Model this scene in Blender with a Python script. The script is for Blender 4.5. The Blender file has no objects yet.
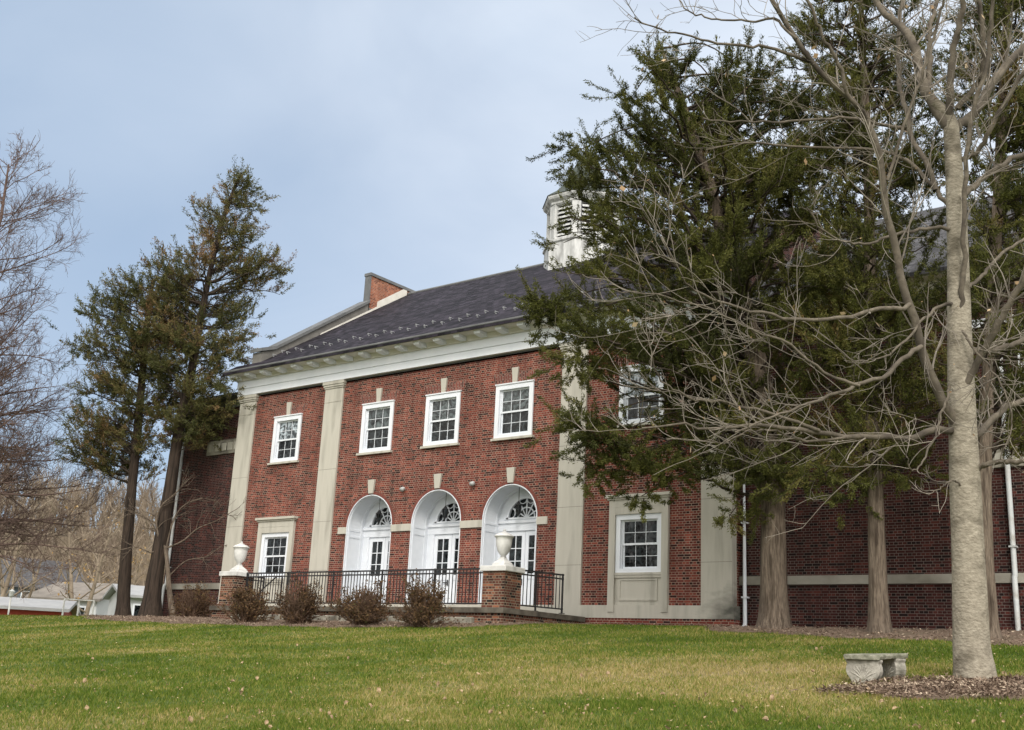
import bpy, math, random
import numpy as np
from mathutils import Vector, Matrix
rad = math.radians
PI = math.pi
S = bpy.context.scene
COL = S.collection
rng = np.random.default_rng(7)
random.seed(7)

# ------------------------------------------------------------------ camera
CAM = np.array([23.470, -26.396, -1.8486])
FPX = 1120.31
yaw, pitch, roll = 0.664522, 0.265656, 0.0483172
Fv = np.array([-math.sin(yaw) * math.cos(pitch), math.cos(yaw) * math.cos(pitch), math.sin(pitch)])
_r = np.array([math.cos(yaw), math.sin(yaw), 0.0])
_u = np.cross(_r, Fv)
Rv = _r * math.cos(roll) + _u * math.sin(roll)
Uv = -_r * math.sin(roll) + _u * math.cos(roll)
FH = np.array([-math.sin(yaw), math.cos(yaw), 0.0])   # level forward
RH = _r                                                # level right
cd = bpy.data.cameras.new('camera')
cam = bpy.data.objects.new('camera', cd)
COL.objects.link(cam)
cam.matrix_world = Matrix(((Rv[0], Uv[0], -Fv[0], CAM[0]), (Rv[1], Uv[1], -Fv[1], CAM[1]),
                           (Rv[2], Uv[2], -Fv[2], CAM[2]), (0, 0, 0, 1)))
cd.sensor_width = 36.0
cd.lens = FPX / 1024 * 36.0
cd.shift_x = -0.0014; cd.shift_y = 0.0006
cd.clip_start = 0.1
cd.clip_end = 3000
S.camera = cam

# ------------------------------------------------------------------ world, sun, exposure
SKY_GLOW = 3.5
SUN_EL, SUN_AZ = 40.0, 142.0        # azimuth measured from +y (north) clockwise
W = bpy.data.worlds.new('World')
S.world = W
W.use_nodes = True
nt = W.node_tree
nt.nodes.clear()
N = nt.nodes.new
sky = N('ShaderNodeTexSky'); sky.sky_type = 'NISHITA'; sky.sun_disc = False
sky.sun_elevation = rad(SUN_EL); sky.sun_rotation = rad(SUN_AZ)
tc = N('ShaderNodeTexCoord')
mp = N('ShaderNodeMapping'); mp.inputs['Scale'].default_value = (1.0, 1.0, 2.2)
nz = N('ShaderNodeTexNoise'); nz.inputs['Scale'].default_value = 2.3; nz.inputs['Detail'].default_value = 5; nz.inputs['Roughness'].default_value = 0.5
nz.inputs['Distortion'].default_value = 0.6
rp = N('ShaderNodeValToRGB'); rp.color_ramp.elements[0].position = 0.3; rp.color_ramp.elements[1].position = 0.72
rp.color_ramp.elements[0].color = (0.72, 0.72, 0.72, 1); rp.color_ramp.elements[1].color = (1, 1, 1, 1)
cr = N('ShaderNodeValToRGB'); cr.color_ramp.elements[0].position = 0.2; cr.color_ramp.elements[1].position = 0.85
cr.color_ramp.elements[0].color = (0.36, 0.455, 0.59, 1); cr.color_ramp.elements[1].color = (0.75, 0.80, 0.87, 1)
ml = N('ShaderNodeVectorMath'); ml.operation = 'SCALE'; ml.inputs[3].default_value = 10.0
mx = N('ShaderNodeMix'); mx.data_type = 'RGBA'
bg = N('ShaderNodeBackground'); bg.inputs['Strength'].default_value = 0.1
out = N('ShaderNodeOutputWorld')
nz2 = N('ShaderNodeTexNoise'); nz2.inputs['Scale'].default_value = 2.6; nz2.inputs['Detail'].default_value = 7; nz2.inputs['Distortion'].default_value = 0.8
L = nt.links.new
L(tc.outputs['Generated'], mp.inputs[0]); L(mp.outputs[0], nz.inputs['Vector']); L(mp.outputs[0], nz2.inputs['Vector'])
L(nz.outputs[0], rp.inputs[0]); 
sdv = (math.sin(rad(SUN_AZ)) * math.cos(rad(SUN_EL)), math.cos(rad(SUN_AZ)) * math.cos(rad(SUN_EL)), math.sin(rad(SUN_EL)))
dt = N('ShaderNodeVectorMath'); dt.operation = 'DOT_PRODUCT'; L(tc.outputs['Generated'], dt.inputs[0]); dt.inputs[1].default_value = sdv
gl = N('ShaderNodeMapRange'); gl.interpolation_type = 'SMOOTHSTEP'; gl.inputs[1].default_value = -0.05; gl.inputs[2].default_value = 0.95; gl.inputs[3].default_value = 1.0; gl.inputs[4].default_value = SKY_GLOW
L(dt.outputs['Value'], gl.inputs[0])
d2 = N('ShaderNodeVectorMath'); d2.operation = 'DOT_PRODUCT'; L(tc.outputs['Generated'], d2.inputs[0]); d2.inputs[1].default_value = (0.75, 0.62, 0.2)
g2 = N('ShaderNodeMapRange'); g2.inputs[1].default_value = -0.35; g2.inputs[2].default_value = 0.75; g2.inputs[3].default_value = -0.36; g2.inputs[4].default_value = 0.50
L(d2.outputs['Value'], g2.inputs[0])
sm_ = N('ShaderNodeMapRange'); sm_.inputs[3].default_value = 0.24; sm_.inputs[4].default_value = 0.76; L(nz2.outputs[0], sm_.inputs[0])
sa = N('ShaderNodeMath'); L(sm_.outputs[0], sa.inputs[0]); L(g2.outputs[0], sa.inputs[1])
sb_ = N('ShaderNodeMath'); sb_.operation = 'MULTIPLY'; sb_.inputs[1].default_value = 10.0; L(gl.outputs[0], sb_.inputs[0])
L(sb_.outputs[0], ml.inputs[3])
wm = N('ShaderNodeMix'); wm.data_type = 'RGBA'; wm.inputs['B'].default_value = (0.60, 0.577, 0.535, 1)
gf = N('ShaderNodeMapRange'); gf.interpolation_type = 'SMOOTHSTEP'; gf.inputs[1].default_value = -0.35; gf.inputs[2].default_value = 0.35; L(dt.outputs['Value'], gf.inputs[0]); L(gf.outputs[0], wm.inputs['Factor'])
L(cr.outputs[0], wm.inputs['A']); L(wm.outputs['Result'], ml.inputs[0]); L(sa.outputs[0], cr.inputs[0]); L(rp.outputs[0], mx.inputs['Factor'])
L(sky.outputs[0], mx.inputs['A']); L(ml.outputs[0], mx.inputs['B'])
L(mx.outputs['Result'], bg.inputs['Color']); L(bg.outputs[0], out.inputs[0])

sd = bpy.data.lights.new('sun', 'SUN'); sd.energy = 1.5; sd.angle = rad(14); sd.color = (1.0, 0.94, 0.85)
so = bpy.data.objects.new('sun', sd); COL.objects.link(so)
sdir = Vector((math.sin(rad(SUN_AZ)) * math.cos(rad(SUN_EL)), math.cos(rad(SUN_AZ)) * math.cos(rad(SUN_EL)), math.sin(rad(SUN_EL))))
so.rotation_euler = sdir.to_track_quat('Z', 'Y').to_euler()
so.location = (20, -40, 40)
S.view_settings.view_transform = 'Standard'
S.view_settings.look = 'None'
S.view_settings.gamma = 1
S.view_settings.exposure = 0.42
S.render.engine = 'CYCLES'

# ------------------------------------------------------------------ helpers
def ray(u, v):
    return Fv * FPX + Rv * (u - 512) - Uv * (v - 365)
def plane_pt(u, v, base, off=0.0):
    """point on the upright plane through base that faces the camera, 'off' metres further away"""
    d = ray(u, v)
    k = ((np.asarray(base) - CAM) @ FH + off) / (d @ FH)
    return CAM + d * k
def sstep(a, b, x):
    t = np.clip((x - a) / (b - a), 0, 1)
    return t * t * (3 - 2 * t)
def gz(x, y):
    x = np.asarray(x, float); y = np.asarray(y, float)
    z = -0.72 + 0.118 * np.clip(y + 3.5, -31, 0) + 0.04 * np.clip(y + 3.5, 0, 3.5)
    bump = 0.022 * np.sin(x * 0.9 + 1.3 * np.sin(y * 0.5)) * np.cos(y * 0.8 + 0.5) + 0.012 * np.sin(x * 2.3 - y * 1.9)
    z = z + bump * sstep(-5.0, -8.0, y) * sstep(-60, -30, y)
    z = z - 0.11 * sstep(9.5, 12.5, x) * sstep(-3.5, -1.0, y)
    z = z - 2.6 * sstep(19, 62, -x) - 1.0 * sstep(22, 60, y)
    rr = np.hypot(x - 23.5, y + 26.4)
    z = z + 25.0 * sstep(112, 250, rr) * sstep(-10, -45, x)
    return z
def gpt(x, y, dz=0.0):
    return (x, y, float(gz(x, y)) + dz)
def ground_hit(u, v):
    d = ray(u, v); d = d / np.linalg.norm(d)
    for k in np.arange(4, 200, 0.03):
        X = CAM + d * k
        if X[2] < gz(X[0], X[1]): return X
    return None

class MB:
    def __init__(s): s.v = []; s.f = []
    def add(s, vs, fs):
        n = len(s.v); s.v += [tuple(map(float, p)) for p in vs]; s.f += [tuple(i + n for i in f) for f in fs]; return s
    def box(s, x0, x1, y0, y1, z0, z1):
        return s.add([(x0, y0, z0), (x1, y0, z0), (x1, y1, z0), (x0, y1, z0), (x0, y0, z1), (x1, y0, z1), (x1, y1, z1), (x0, y1, z1)],
                     [(0, 3, 2, 1), (4, 5, 6, 7), (0, 1, 5, 4), (1, 2, 6, 5), (2, 3, 7, 6), (3, 0, 4, 7)])
    def hull8(s, p):
        return s.add(p, [(0, 3, 2, 1), (4, 5, 6, 7), (0, 1, 5, 4), (1, 2, 6, 5), (2, 3, 7, 6), (3, 0, 4, 7)])
    def bar(s, p, q, w, h, up=(0, 0, 1)):
        p = np.array(p, float); q = np.array(q, float); t = q - p; t /= np.linalg.norm(t)
        a = np.cross(t, up); a /= np.linalg.norm(a) + 1e-9; b = np.cross(a, t)
        a *= w / 2; b *= h / 2
        return s.hull8([p - a - b, p + a - b, q + a - b, q - a - b, p - a + b, p + a + b, q + a + b, q - a + b])
    def prism(s, poly, axis, a, b):
        """poly: 2D points; axis 'y': poly is (x,z) pushed along y from a to b; 'x': (y,z); 'z': (x,y)"""
        n = len(poly)
        def m(p, t):
            return {'y': (p[0], t, p[1]), 'x': (t, p[0], p[1]), 'z': (p[0], p[1], t)}[axis]
        vs = [m(p, a) for p in poly] + [m(p, b) for p in poly]
        fs = [tuple(range(n)), tuple(range(2 * n - 1, n - 1, -1))]
        fs += [(i, n + i, n + (i + 1) % n, (i + 1) % n) for i in range(n)]
        return s.add(vs, fs)
    def lathe(s, prof, c=(0, 0, 0), n=24, rot=0.0):
        vs = []; fs = []
        for r, z in prof:
            for k in range(n):
                a = 2 * PI * k / n + rot
                vs.append((c[0] + r * math.cos(a), c[1] + r * math.sin(a), c[2] + z))
        for i in range(len(prof) - 1):
            for k in range(n):
                k2 = (k + 1) % n
                fs.append((i * n + k, i * n + k2, (i + 1) * n + k2, (i + 1) * n + k))
        fs.append(tuple(range(n - 1, -1, -1))); m = (len(prof) - 1) * n
        fs.append(tuple(range(m, m + n)))
        return s.add(vs, fs)
    def tube(s, pts, r, n=8):
        pts = np.array(pts, float); k = len(pts)
        r = np.full(k, r) if np.isscalar(r) else np.array(r, float)
        V, F = tubes(pts[None], r[None], n)
        s.add(V, F.tolist())
        base = len(s.v) - k * n
        s.f.append(tuple(base + i for i in range(n - 1, -1, -1)))
        s.f.append(tuple(base + (k - 1) * n + i for i in range(n)))
        return s
    def mesh(s, name):
        me = bpy.data.meshes.new(name); me.from_pydata(s.v, [], s.f); me.update(); fixn(me); return me

import bmesh
def fixn(me):
    bm = bmesh.new(); bm.from_mesh(me); bmesh.ops.recalc_face_normals(bm, faces=bm.faces); bm.to_mesh(me); bm.free()

def tubes(P, R, n):
    """many tubes at once. P (N,k,3), R (N,k) -> verts, quads"""
    P = np.asarray(P, float); R = np.asarray(R, float)
    Nn, k, _ = P.shape
    T = np.empty_like(P); T[:, 1:-1] = P[:, 2:] - P[:, :-2]; T[:, 0] = P[:, 1] - P[:, 0]; T[:, -1] = P[:, -1] - P[:, -2]
    T /= np.linalg.norm(T, axis=2, keepdims=True) + 1e-9
    mean = T.mean(1); ref = np.where(np.abs(mean[:, 2:3]) < 0.8, np.array([[0, 0, 1.0]]), np.array([[1.0, 0.2, 0]]))
    A = np.cross(T, ref[:, None, :]); A /= np.linalg.norm(A, axis=2, keepdims=True) + 1e-9
    B = np.cross(T, A)
    ang = np.arange(n) * 2 * PI / n
    V = P[:, :, None, :] + R[:, :, None, None] * (A[:, :, None, :] * np.cos(ang)[None, None, :, None] + B[:, :, None, :] * np.sin(ang)[None, None, :, None])
    idx = np.arange(Nn * k * n).reshape(Nn, k, n)
    a = idx[:, :-1, :]; b = np.roll(a, -1, 2); d = idx[:, 1:, :]; c = np.roll(d, -1, 2)
    return V.reshape(-1, 3), np.stack([a, b, c, d], -1).reshape(-1, 4)

def np_mesh(name, V, F, attr=None, smooth=False, edges_n=None):
    V = np.asarray(V, np.float32); F = np.asarray(F, np.int32)
    me = bpy.data.meshes.new(name)
    me.vertices.add(len(V)); me.vertices.foreach_set('co', V.ravel())
    w = F.shape[1]
    me.loops.add(F.size); me.loops.foreach_set('vertex_index', F.ravel())
    me.polygons.add(len(F)); me.polygons.foreach_set('loop_start', np.arange(len(F), dtype=np.int32) * w)
    me.polygons.foreach_set('loop_total', np.full(len(F), w, np.int32))
    if smooth: me.polygons.foreach_set('use_smooth', np.ones(len(F), bool))
    me.update(calc_edges=True); me.validate()
    if attr is not None:
        for nm, val in attr.items():
            at = me.attributes.new(nm, 'FLOAT', 'POINT'); at.data.foreach_set('value', np.asarray(val, np.float32))
    return me

def obj(name, me, mat=None, parent=None, world=True, smooth=False, bevel=0):
    if isinstance(me, MB): me = me.mesh(name)
    if mat is not None and not me.materials: me.materials.append(mat)
    if smooth:
        for p in me.polygons: p.use_smooth = True
    o = bpy.data.objects.new(name, me); COL.objects.link(o)
    if parent is not None:
        o.parent = parent
        if world: o.location = -WORLD(parent)
    if bevel:
        b = o.modifiers.new('bevel', 'BEVEL'); b.width = bevel; b.segments = 2; b.limit_method = 'ANGLE'
    return o
def WORLD(o):
    v = Vector((0, 0, 0))
    while o is not None: v += o.location; o = o.parent
    return v
def tag(o, label, cat, group=None, kind=None):
    if label: o['label'] = label
    if cat: o['category'] = cat
    if group: o['group'] = group
    if kind: o['kind'] = kind
    return o
def thing(name, label, cat, loc=(0, 0, 0), group=None):
    o = bpy.data.objects.new(name, None); o.empty_display_size = 0.3; COL.objects.link(o); o.location = loc
    return tag(o, label, cat, group)
def struct(o): o['kind'] = 'structure'; return o
def dup(o, parent=None):
    c = o.copy(); COL.objects.link(c)
    if parent is not None: c.parent = parent
    for ch in list(o.children): dup(ch, c)
    return c

# ------------------------------------------------------------------ materials
def new_mat(name):
    m = bpy.data.materials.new(name); m.use_nodes = True; t = m.node_tree
    return m, t, t.nodes['Principled BSDF'], t.nodes.new, t.links.new
def ramp(n, stops):
    r = n('ShaderNodeValToRGB'); e = r.color_ramp.elements
    while len(e) < len(stops): e.new(0.5)
    for el, (p, c) in zip(e, stops):
        el.position = p; el.color = (*c, 1) if len(c) == 3 else c
    return r
def noisy(name, c1, c2, scale=4.0, rough=0.7, bump=0.0, bscale=60.0, detail=6, spec=0.3, c3=None, sc3=0.6, stretch=(1, 1, 1)):
    m, t, p, n, l = new_mat(name)
    tcn = n('ShaderNodeTexCoord'); mpn = n('ShaderNodeMapping'); mpn.inputs['Scale'].default_value = stretch
    l(tcn.outputs['Object'], mpn.inputs[0])
    a = n('ShaderNodeTexNoise'); a.inputs['Scale'].default_value = scale; a.inputs['Detail'].default_value = detail; a.inputs['Roughness'].default_value = 0.6
    l(mpn.outputs[0], a.inputs['Vector'])
    r = ramp(n, [(0.3, c1), (0.7, c2)]); l(a.outputs[0], r.inputs[0])
    col = r.outputs[0]
    if c3 is not None:
        b = n('ShaderNodeTexNoise'); b.inputs['Scale'].default_value = sc3; b.inputs['Detail'].default_value = 5; l(mpn.outputs[0], b.inputs['Vector'])
        rb = ramp(n, [(0.5, (0, 0, 0)), (0.68, (1, 1, 1))]); l(b.outputs[0], rb.inputs[0])
        mxn = n('ShaderNodeMix'); mxn.data_type = 'RGBA'; l(rb.outputs[0], mxn.inputs['Factor']); l(col, mxn.inputs['A']); mxn.inputs['B'].default_value = (*c3, 1)
        col = mxn.outputs['Result']
    l(col, p.inputs['Base Color'])
    p.inputs['Roughness'].default_value = rough; p.inputs['Specular IOR Level'].default_value = spec
    if bump:
        b = n('ShaderNodeTexNoise'); b.inputs['Scale'].default_value = bscale; b.inputs['Detail'].default_value = 4; l(mpn.outputs[0], b.inputs['Vector'])
        bp = n('ShaderNodeBump'); bp.inputs['Strength'].default_value = bump; bp.inputs['Distance'].default_value = 0.02
        l(b.outputs[0], bp.inputs['Height']); l(bp.outputs[0], p.inputs['Normal'])
    return m
def brick_mat(name, dark, mid, light, mortar, big=(0.8, 1.12), course=0.0667, length=0.21, swap=False, msize=0.0065, stain=None):
    m, t, p, n, l = new_mat(name)
    tcn = n('ShaderNodeTexCoord'); sp = n('ShaderNodeSeparateXYZ'); l(tcn.outputs['Object'], sp.inputs[0])
    ad = n('ShaderNodeMath'); l(sp.outputs[0], ad.inputs[0]); l(sp.outputs[1], ad.inputs[1])
    cb = n('ShaderNodeCombineXYZ')
    if swap: l(sp.outputs[2], cb.inputs[0]); l(ad.outputs[0], cb.inputs[1])
    else: l(ad.outputs[0], cb.inputs[0]); l(sp.outputs[2], cb.inputs[1])
    br = n('ShaderNodeTexBrick'); l(cb.outputs[0], br.inputs['Vector'])
    br.inputs['Scale'].default_value = 1.0; br.inputs['Brick Width'].default_value = length; br.inputs['Row Height'].default_value = course
    br.inputs['Mortar Size'].default_value = msize; br.inputs['Mortar Smooth'].default_value = 0.15; br.inputs['Bias'].default_value = 0.0
    br.offset = 0.5; br.squash = 0.5; br.squash_frequency = 2       # alternate rows of headers
    br.inputs['Color1'].default_value = (0, 0, 0, 1); br.inputs['Color2'].default_value = (1, 1, 1, 1); br.inputs['Mortar'].default_value = (0.5, 0.5, 0.5, 1)
    r = ramp(n, [(0.0, dark), (0.09, dark), (0.36, mid), (0.75, mid), (1.0, light)]); l(br.outputs['Color'], r.inputs[0])
    a = n('ShaderNodeTexNoise'); a.inputs['Scale'].default_value = 0.7; a.inputs['Detail'].default_value = 6; a.inputs['Roughness'].default_value = 0.62; l(tcn.outputs['Object'], a.inputs['Vector'])
    ar = n('ShaderNodeMapRange'); ar.inputs[1].default_value = 0.3; ar.inputs[2].default_value = 0.7; ar.inputs[3].default_value = big[0]; ar.inputs[4].default_value = big[1]; l(a.outputs[0], ar.inputs[0])
    sc = n('ShaderNodeVectorMath'); sc.operation = 'SCALE'; l(r.outputs[0], sc.inputs[0]); l(ar.outputs[0], sc.inputs[3])
    mn = n('ShaderNodeTexNoise'); mn.inputs['Scale'].default_value = 1.6; mn.inputs['Detail'].default_value = 5; l(tcn.outputs['Object'], mn.inputs['Vector'])
    mr = ramp(n, [(0.35, tuple(c * 0.62 for c in mortar)), (0.65, mortar)]); l(mn.outputs[0], mr.inputs[0])
    mxn = n('ShaderNodeMix'); mxn.data_type = 'RGBA'; l(br.outputs['Fac'], mxn.inputs['Factor']); l(sc.outputs[0], mxn.inputs['A']); l(mr.outputs[0], mxn.inputs['B'])
    col = mxn.outputs['Result']
    sm = n('ShaderNodeMapping'); sm.inputs['Scale'].default_value = (1.5, 1.5, 0.22); l(tcn.outputs['Object'], sm.inputs[0])
    sn = n('ShaderNodeTexNoise'); sn.inputs['Scale'].default_value = 1.1; sn.inputs['Detail'].default_value = 7; sn.inputs['Roughness'].default_value = 0.65; l(sm.outputs[0], sn.inputs['Vector'])
    sr = n('ShaderNodeMapRange'); sr.inputs[1].default_value = 0.32; sr.inputs[2].default_value = 0.60; sr.inputs[3].default_value = 0.74; sr.inputs[4].default_value = 1.08; l(sn.outputs[0], sr.inputs[0])
    sv = n('ShaderNodeVectorMath'); sv.operation = 'SCALE'; l(col, sv.inputs[0]); l(sr.outputs[0], sv.inputs[3]); col = sv.outputs[0]
    l(col, p.inputs['Base Color']); p.inputs['Roughness'].default_value = 0.85; p.inputs['Specular IOR Level'].default_value = 0.2
    bp = n('ShaderNodeBump'); bp.inputs['Strength'].default_value = 0.5; bp.inputs['Distance'].default_value = 0.008; bp.invert = True
    l(br.outputs['Fac'], bp.inputs['Height']); l(bp.outputs[0], p.inputs['Normal'])
    return m
def slate_mat(name, c1, c2, axis_scale=1.2):
    m, t, p, n, l = new_mat(name)
    tcn = n('ShaderNodeTexCoord'); mpn = n('ShaderNodeMapping'); mpn.inputs['Scale'].default_value = (1, axis_scale, 1); l(tcn.outputs['Object'], mpn.inputs[0])
    br = n('ShaderNodeTexBrick'); l(mpn.outputs[0], br.inputs['Vector']); br.offset = 0.5
    br.inputs['Scale'].default_value = 1; br.inputs['Brick Width'].default_value = 0.27; br.inputs['Row Height'].default_value = 0.2
    br.inputs['Mortar Size'].default_value = 0.006; br.inputs['Color1'].default_value = (0, 0, 0, 1); br.inputs['Color2'].default_value = (1, 1, 1, 1); br.inputs['Mortar'].default_value = (0, 0, 0, 1)
    r = ramp(n, [(0, c1), (0.55, tuple((a + b) / 2 for a, b in zip(c1, c2))), (1, c2)]); l(br.outputs['Color'], r.inputs[0])
    a = n('ShaderNodeTexNoise'); a.inputs['Scale'].default_value = 0.9; a.inputs['Detail'].default_value = 6; l(mpn.outputs[0], a.inputs['Vector'])
    ar = n('ShaderNodeMapRange'); ar.inputs[1].default_value = 0.3; ar.inputs[2].default_value = 0.7; ar.inputs[3].default_value = 0.72; ar.inputs[4].default_value = 1.3; l(a.outputs[0], ar.inputs[0])
    sc = n('ShaderNodeVectorMath'); sc.operation = 'SCALE'; l(r.outputs[0], sc.inputs[0]); l(ar.outputs[0], sc.inputs[3])
    mxn = n('ShaderNodeMix'); mxn.data_type = 'RGBA'; l(br.outputs['Fac'], mxn.inputs['Factor']); l(sc.outputs[0], mxn.inputs['A']); mxn.inputs['B'].default_value = (*[c * 0.4 for c in c1], 1)
    l(mxn.outputs['Result'], p.inputs['Base Color'])
    p.inputs['Roughness'].default_value = 0.72; p.inputs['Specular IOR Level'].default_value = 0.15
    ad = n('ShaderNodeMath'); ad.operation = 'SUBTRACT'; l(br.outputs['Color'], ad.inputs[0]); l(br.outputs['Fac'], ad.inputs[1])
    bp = n('ShaderNodeBump'); bp.inputs['Strength'].default_value = 0.6; bp.inputs['Distance'].default_value = 0.012; l(ad.outputs[0], bp.inputs['Height']); l(bp.outputs[0], p.inputs['Normal'])
    return m
def foliage_mat(name, stops, trans=0.25, nscale=0.5, rough=0.7):
    """per-leaf 'tint' attribute plus a broad patchiness of the plant's own colour"""
    m, t, p, n, l = new_mat(name)
    at = n('ShaderNodeAttribute'); at.attribute_name = 'tint'
    g = n('ShaderNodeNewGeometry'); a = n('ShaderNodeTexNoise'); a.inputs['Scale'].default_value = nscale; a.inputs['Detail'].default_value = 3; l(g.outputs['Position'], a.inputs['Vector'])
    ad = n('ShaderNodeMath'); ad.operation = 'MULTIPLY_ADD'; l(a.outputs[0], ad.inputs[0]); ad.inputs[1].default_value = 0.9
    l(at.outputs['Fac'], ad.inputs[2])
    sb = n('ShaderNodeMath'); sb.operation = 'SUBTRACT'; l(ad.outputs[0], sb.inputs[0]); sb.inputs[1].default_value = 0.45
    r = ramp(n, stops); l(sb.outputs[0], r.inputs[0]); l(r.outputs[0], p.inputs['Base Color'])
    p.inputs['Roughness'].default_value = rough; p.inputs['Specular IOR Level'].default_value = 0.2
    tr = n('ShaderNodeBsdfTranslucent'); l(r.outputs[0], tr.inputs[0])
    ms = n('ShaderNodeMixShader'); ms.inputs[0].default_value = trans
    l(p.outputs[0], ms.inputs[1]); l(tr.outputs[0], ms.inputs[2]); l(ms.outputs[0], t.nodes['Material Output'].inputs[0])
    return m
def glass_mat(name, base, rough=0.04, wob=0.25, spec=0.6):
    m, t, p, n, l = new_mat(name)
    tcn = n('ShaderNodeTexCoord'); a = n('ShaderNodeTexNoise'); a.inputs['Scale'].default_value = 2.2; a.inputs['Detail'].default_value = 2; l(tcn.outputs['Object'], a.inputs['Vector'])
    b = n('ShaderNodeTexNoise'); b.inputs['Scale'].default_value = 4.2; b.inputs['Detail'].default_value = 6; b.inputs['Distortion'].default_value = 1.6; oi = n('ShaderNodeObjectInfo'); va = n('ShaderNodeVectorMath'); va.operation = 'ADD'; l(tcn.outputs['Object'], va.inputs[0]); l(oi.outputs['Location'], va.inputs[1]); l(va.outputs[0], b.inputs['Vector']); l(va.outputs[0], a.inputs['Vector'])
    r = ramp(n, [(0.42, tuple(c * 0.18 for c in base)), (0.52, base), (0.66, tuple(c * 2.1 for c in base))]); l(b.outputs[0], r.inputs[0]); l(r.outputs[0], p.inputs['Base Color'])  # mottled tree and sky reflections painted into the pane colour
    p.inputs['Roughness'].default_value = rough; p.inputs['Specular IOR Level'].default_value = spec
    bp = n('ShaderNodeBump'); bp.inputs['Strength'].default_value = wob; bp.inputs['Distance'].default_value = 0.05; l(a.outputs[0], bp.inputs['Height']); l(bp.outputs[0], p.inputs['Normal'])
    return m

M = {}
M['brick'] = brick_mat('red_brick', (0.034, 0.012, 0.011), (0.150, 0.033, 0.024), (0.27, 0.068, 0.045), (0.37, 0.28, 0.225), msize=0.0072)
M['brick_shaded'] = brick_mat('shaded_red_brick', (0.014, 0.007, 0.007), (0.050, 0.015, 0.013), (0.10, 0.028, 0.022), (0.17, 0.145, 0.13), big=(0.6, 1.25), msize=0.0055)  # wing brick: cedar shade and grime both darkened into the colour
M['brick_old'] = brick_mat('old_variegated_brick', (0.014, 0.010, 0.010), (0.12, 0.042, 0.028), (0.30, 0.125, 0.07), (0.30, 0.25, 0.19), msize=0.008)
M['brick_soldier'] = brick_mat('standing_red_brick', (0.08, 0.026, 0.023), (0.19, 0.052, 0.042), (0.32, 0.10, 0.07), (0.36, 0.31, 0.26), swap=True)
M['brick_chimney'] = brick_mat('orange_brick', (0.20, 0.06, 0.035), (0.36, 0.12, 0.065), (0.46, 0.19, 0.11), (0.42, 0.34, 0.28))
M['stone'] = noisy('limestone', (0.44, 0.422, 0.37), (0.52, 0.502, 0.445), 1.6, 0.85, 0.15, 40, c3=(0.36, 0.345, 0.30), sc3=1.6, stretch=(2.2, 2.2, 0.3))
def damp_stone():
    m = M['stone'].copy(); m.name = 'damp_stained_limestone'; t = m.node_tree; n = t.nodes.new; l = t.links.new; p = t.nodes['Principled BSDF']
    src = p.inputs['Base Color'].links[0].from_socket
    tcn = n('ShaderNodeTexCoord'); sp = n('ShaderNodeSeparateXYZ'); l(tcn.outputs['Object'], sp.inputs[0])
    mxr = n('ShaderNodeMapRange'); mxr.inputs[1].default_value = 9.1; mxr.inputs[2].default_value = 10.2; l(sp.outputs[0], mxr.inputs[0])
    mzr = n('ShaderNodeMapRange'); mzr.inputs[1].default_value = 0.75; mzr.inputs[2].default_value = -0.15; l(sp.outputs[2], mzr.inputs[0])
    mp_ = n('ShaderNodeMapping'); mp_.inputs['Scale'].default_value = (1, 1, 2.2); l(tcn.outputs['Object'], mp_.inputs[0])
    nz_ = n('ShaderNodeTexNoise'); nz_.inputs['Scale'].default_value = 3.2; nz_.inputs['Detail'].default_value = 6; l(mp_.outputs[0], nz_.inputs['Vector'])
    mu = n('ShaderNodeMath'); mu.operation = 'MULTIPLY'; l(mxr.outputs[0], mu.inputs[0]); l(mzr.outputs[0], mu.inputs[1])
    ad = n('ShaderNodeMath'); l(mu.outputs[0], ad.inputs[0]); l(nz_.outputs[0], ad.inputs[1]); hf = n('ShaderNodeMath'); hf.operation = 'MULTIPLY'; l(ad.outputs[0], hf.inputs[0]); hf.inputs[1].default_value = 0.6
    r = ramp(n, [(0.42, (0, 0, 0)), (0.95, (1, 1, 1))]); l(hf.outputs[0], r.inputs[0])
    mxn = n('ShaderNodeMix'); mxn.data_type = 'RGBA'; l(r.outputs[0], mxn.inputs['Factor']); l(src, mxn.inputs['A']); mxn.inputs['B'].default_value = (0.10, 0.10, 0.085, 1)
    l(mxn.outputs['Result'], p.inputs['Base Color']); return m
M['stone_damp'] = damp_stone()
M['stone_grey'] = noisy('greyed_limestone', (0.24, 0.23, 0.20), (0.36, 0.345, 0.30), 1.4, 0.85, 0.15, 40, c3=(0.18, 0.17, 0.14), sc3=0.8)
M['stone_stained'] = noisy('stained_limestone', (0.16, 0.15, 0.125), (0.42, 0.40, 0.34), 2.2, 0.9, 0.2, 40, c3=(0.07, 0.065, 0.055), sc3=1.4)
M['concrete'] = noisy('weathered_concrete', (0.075, 0.066, 0.053), (0.17, 0.152, 0.125), 3.0, 0.9, 0.25, 50, c3=(0.035, 0.03, 0.025), sc3=1.2)
M['white'] = noisy('white_paint', (0.66, 0.70, 0.76), (0.77, 0.80, 0.85), 1.2, 0.5, 0.05, 20)
M['white_worn'] = noisy('weathered_white_paint', (0.55, 0.55, 0.54), (0.74, 0.74, 0.73), 3, 0.6, 0.1, 30, c3=(0.4, 0.4, 0.39), sc3=2.0)
M['white_old'] = noisy('greyed_white_paint', (0.40, 0.41, 0.41), (0.62, 0.63, 0.63), 3, 0.65, 0.1, 30, c3=(0.28, 0.285, 0.285), sc3=2.2, stretch=(2, 2, .6))
M['cornice'] = noisy('cream_paint', (0.56, 0.55, 0.50), (0.68, 0.67, 0.62), 2, 0.6, 0.05, 20)
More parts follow.
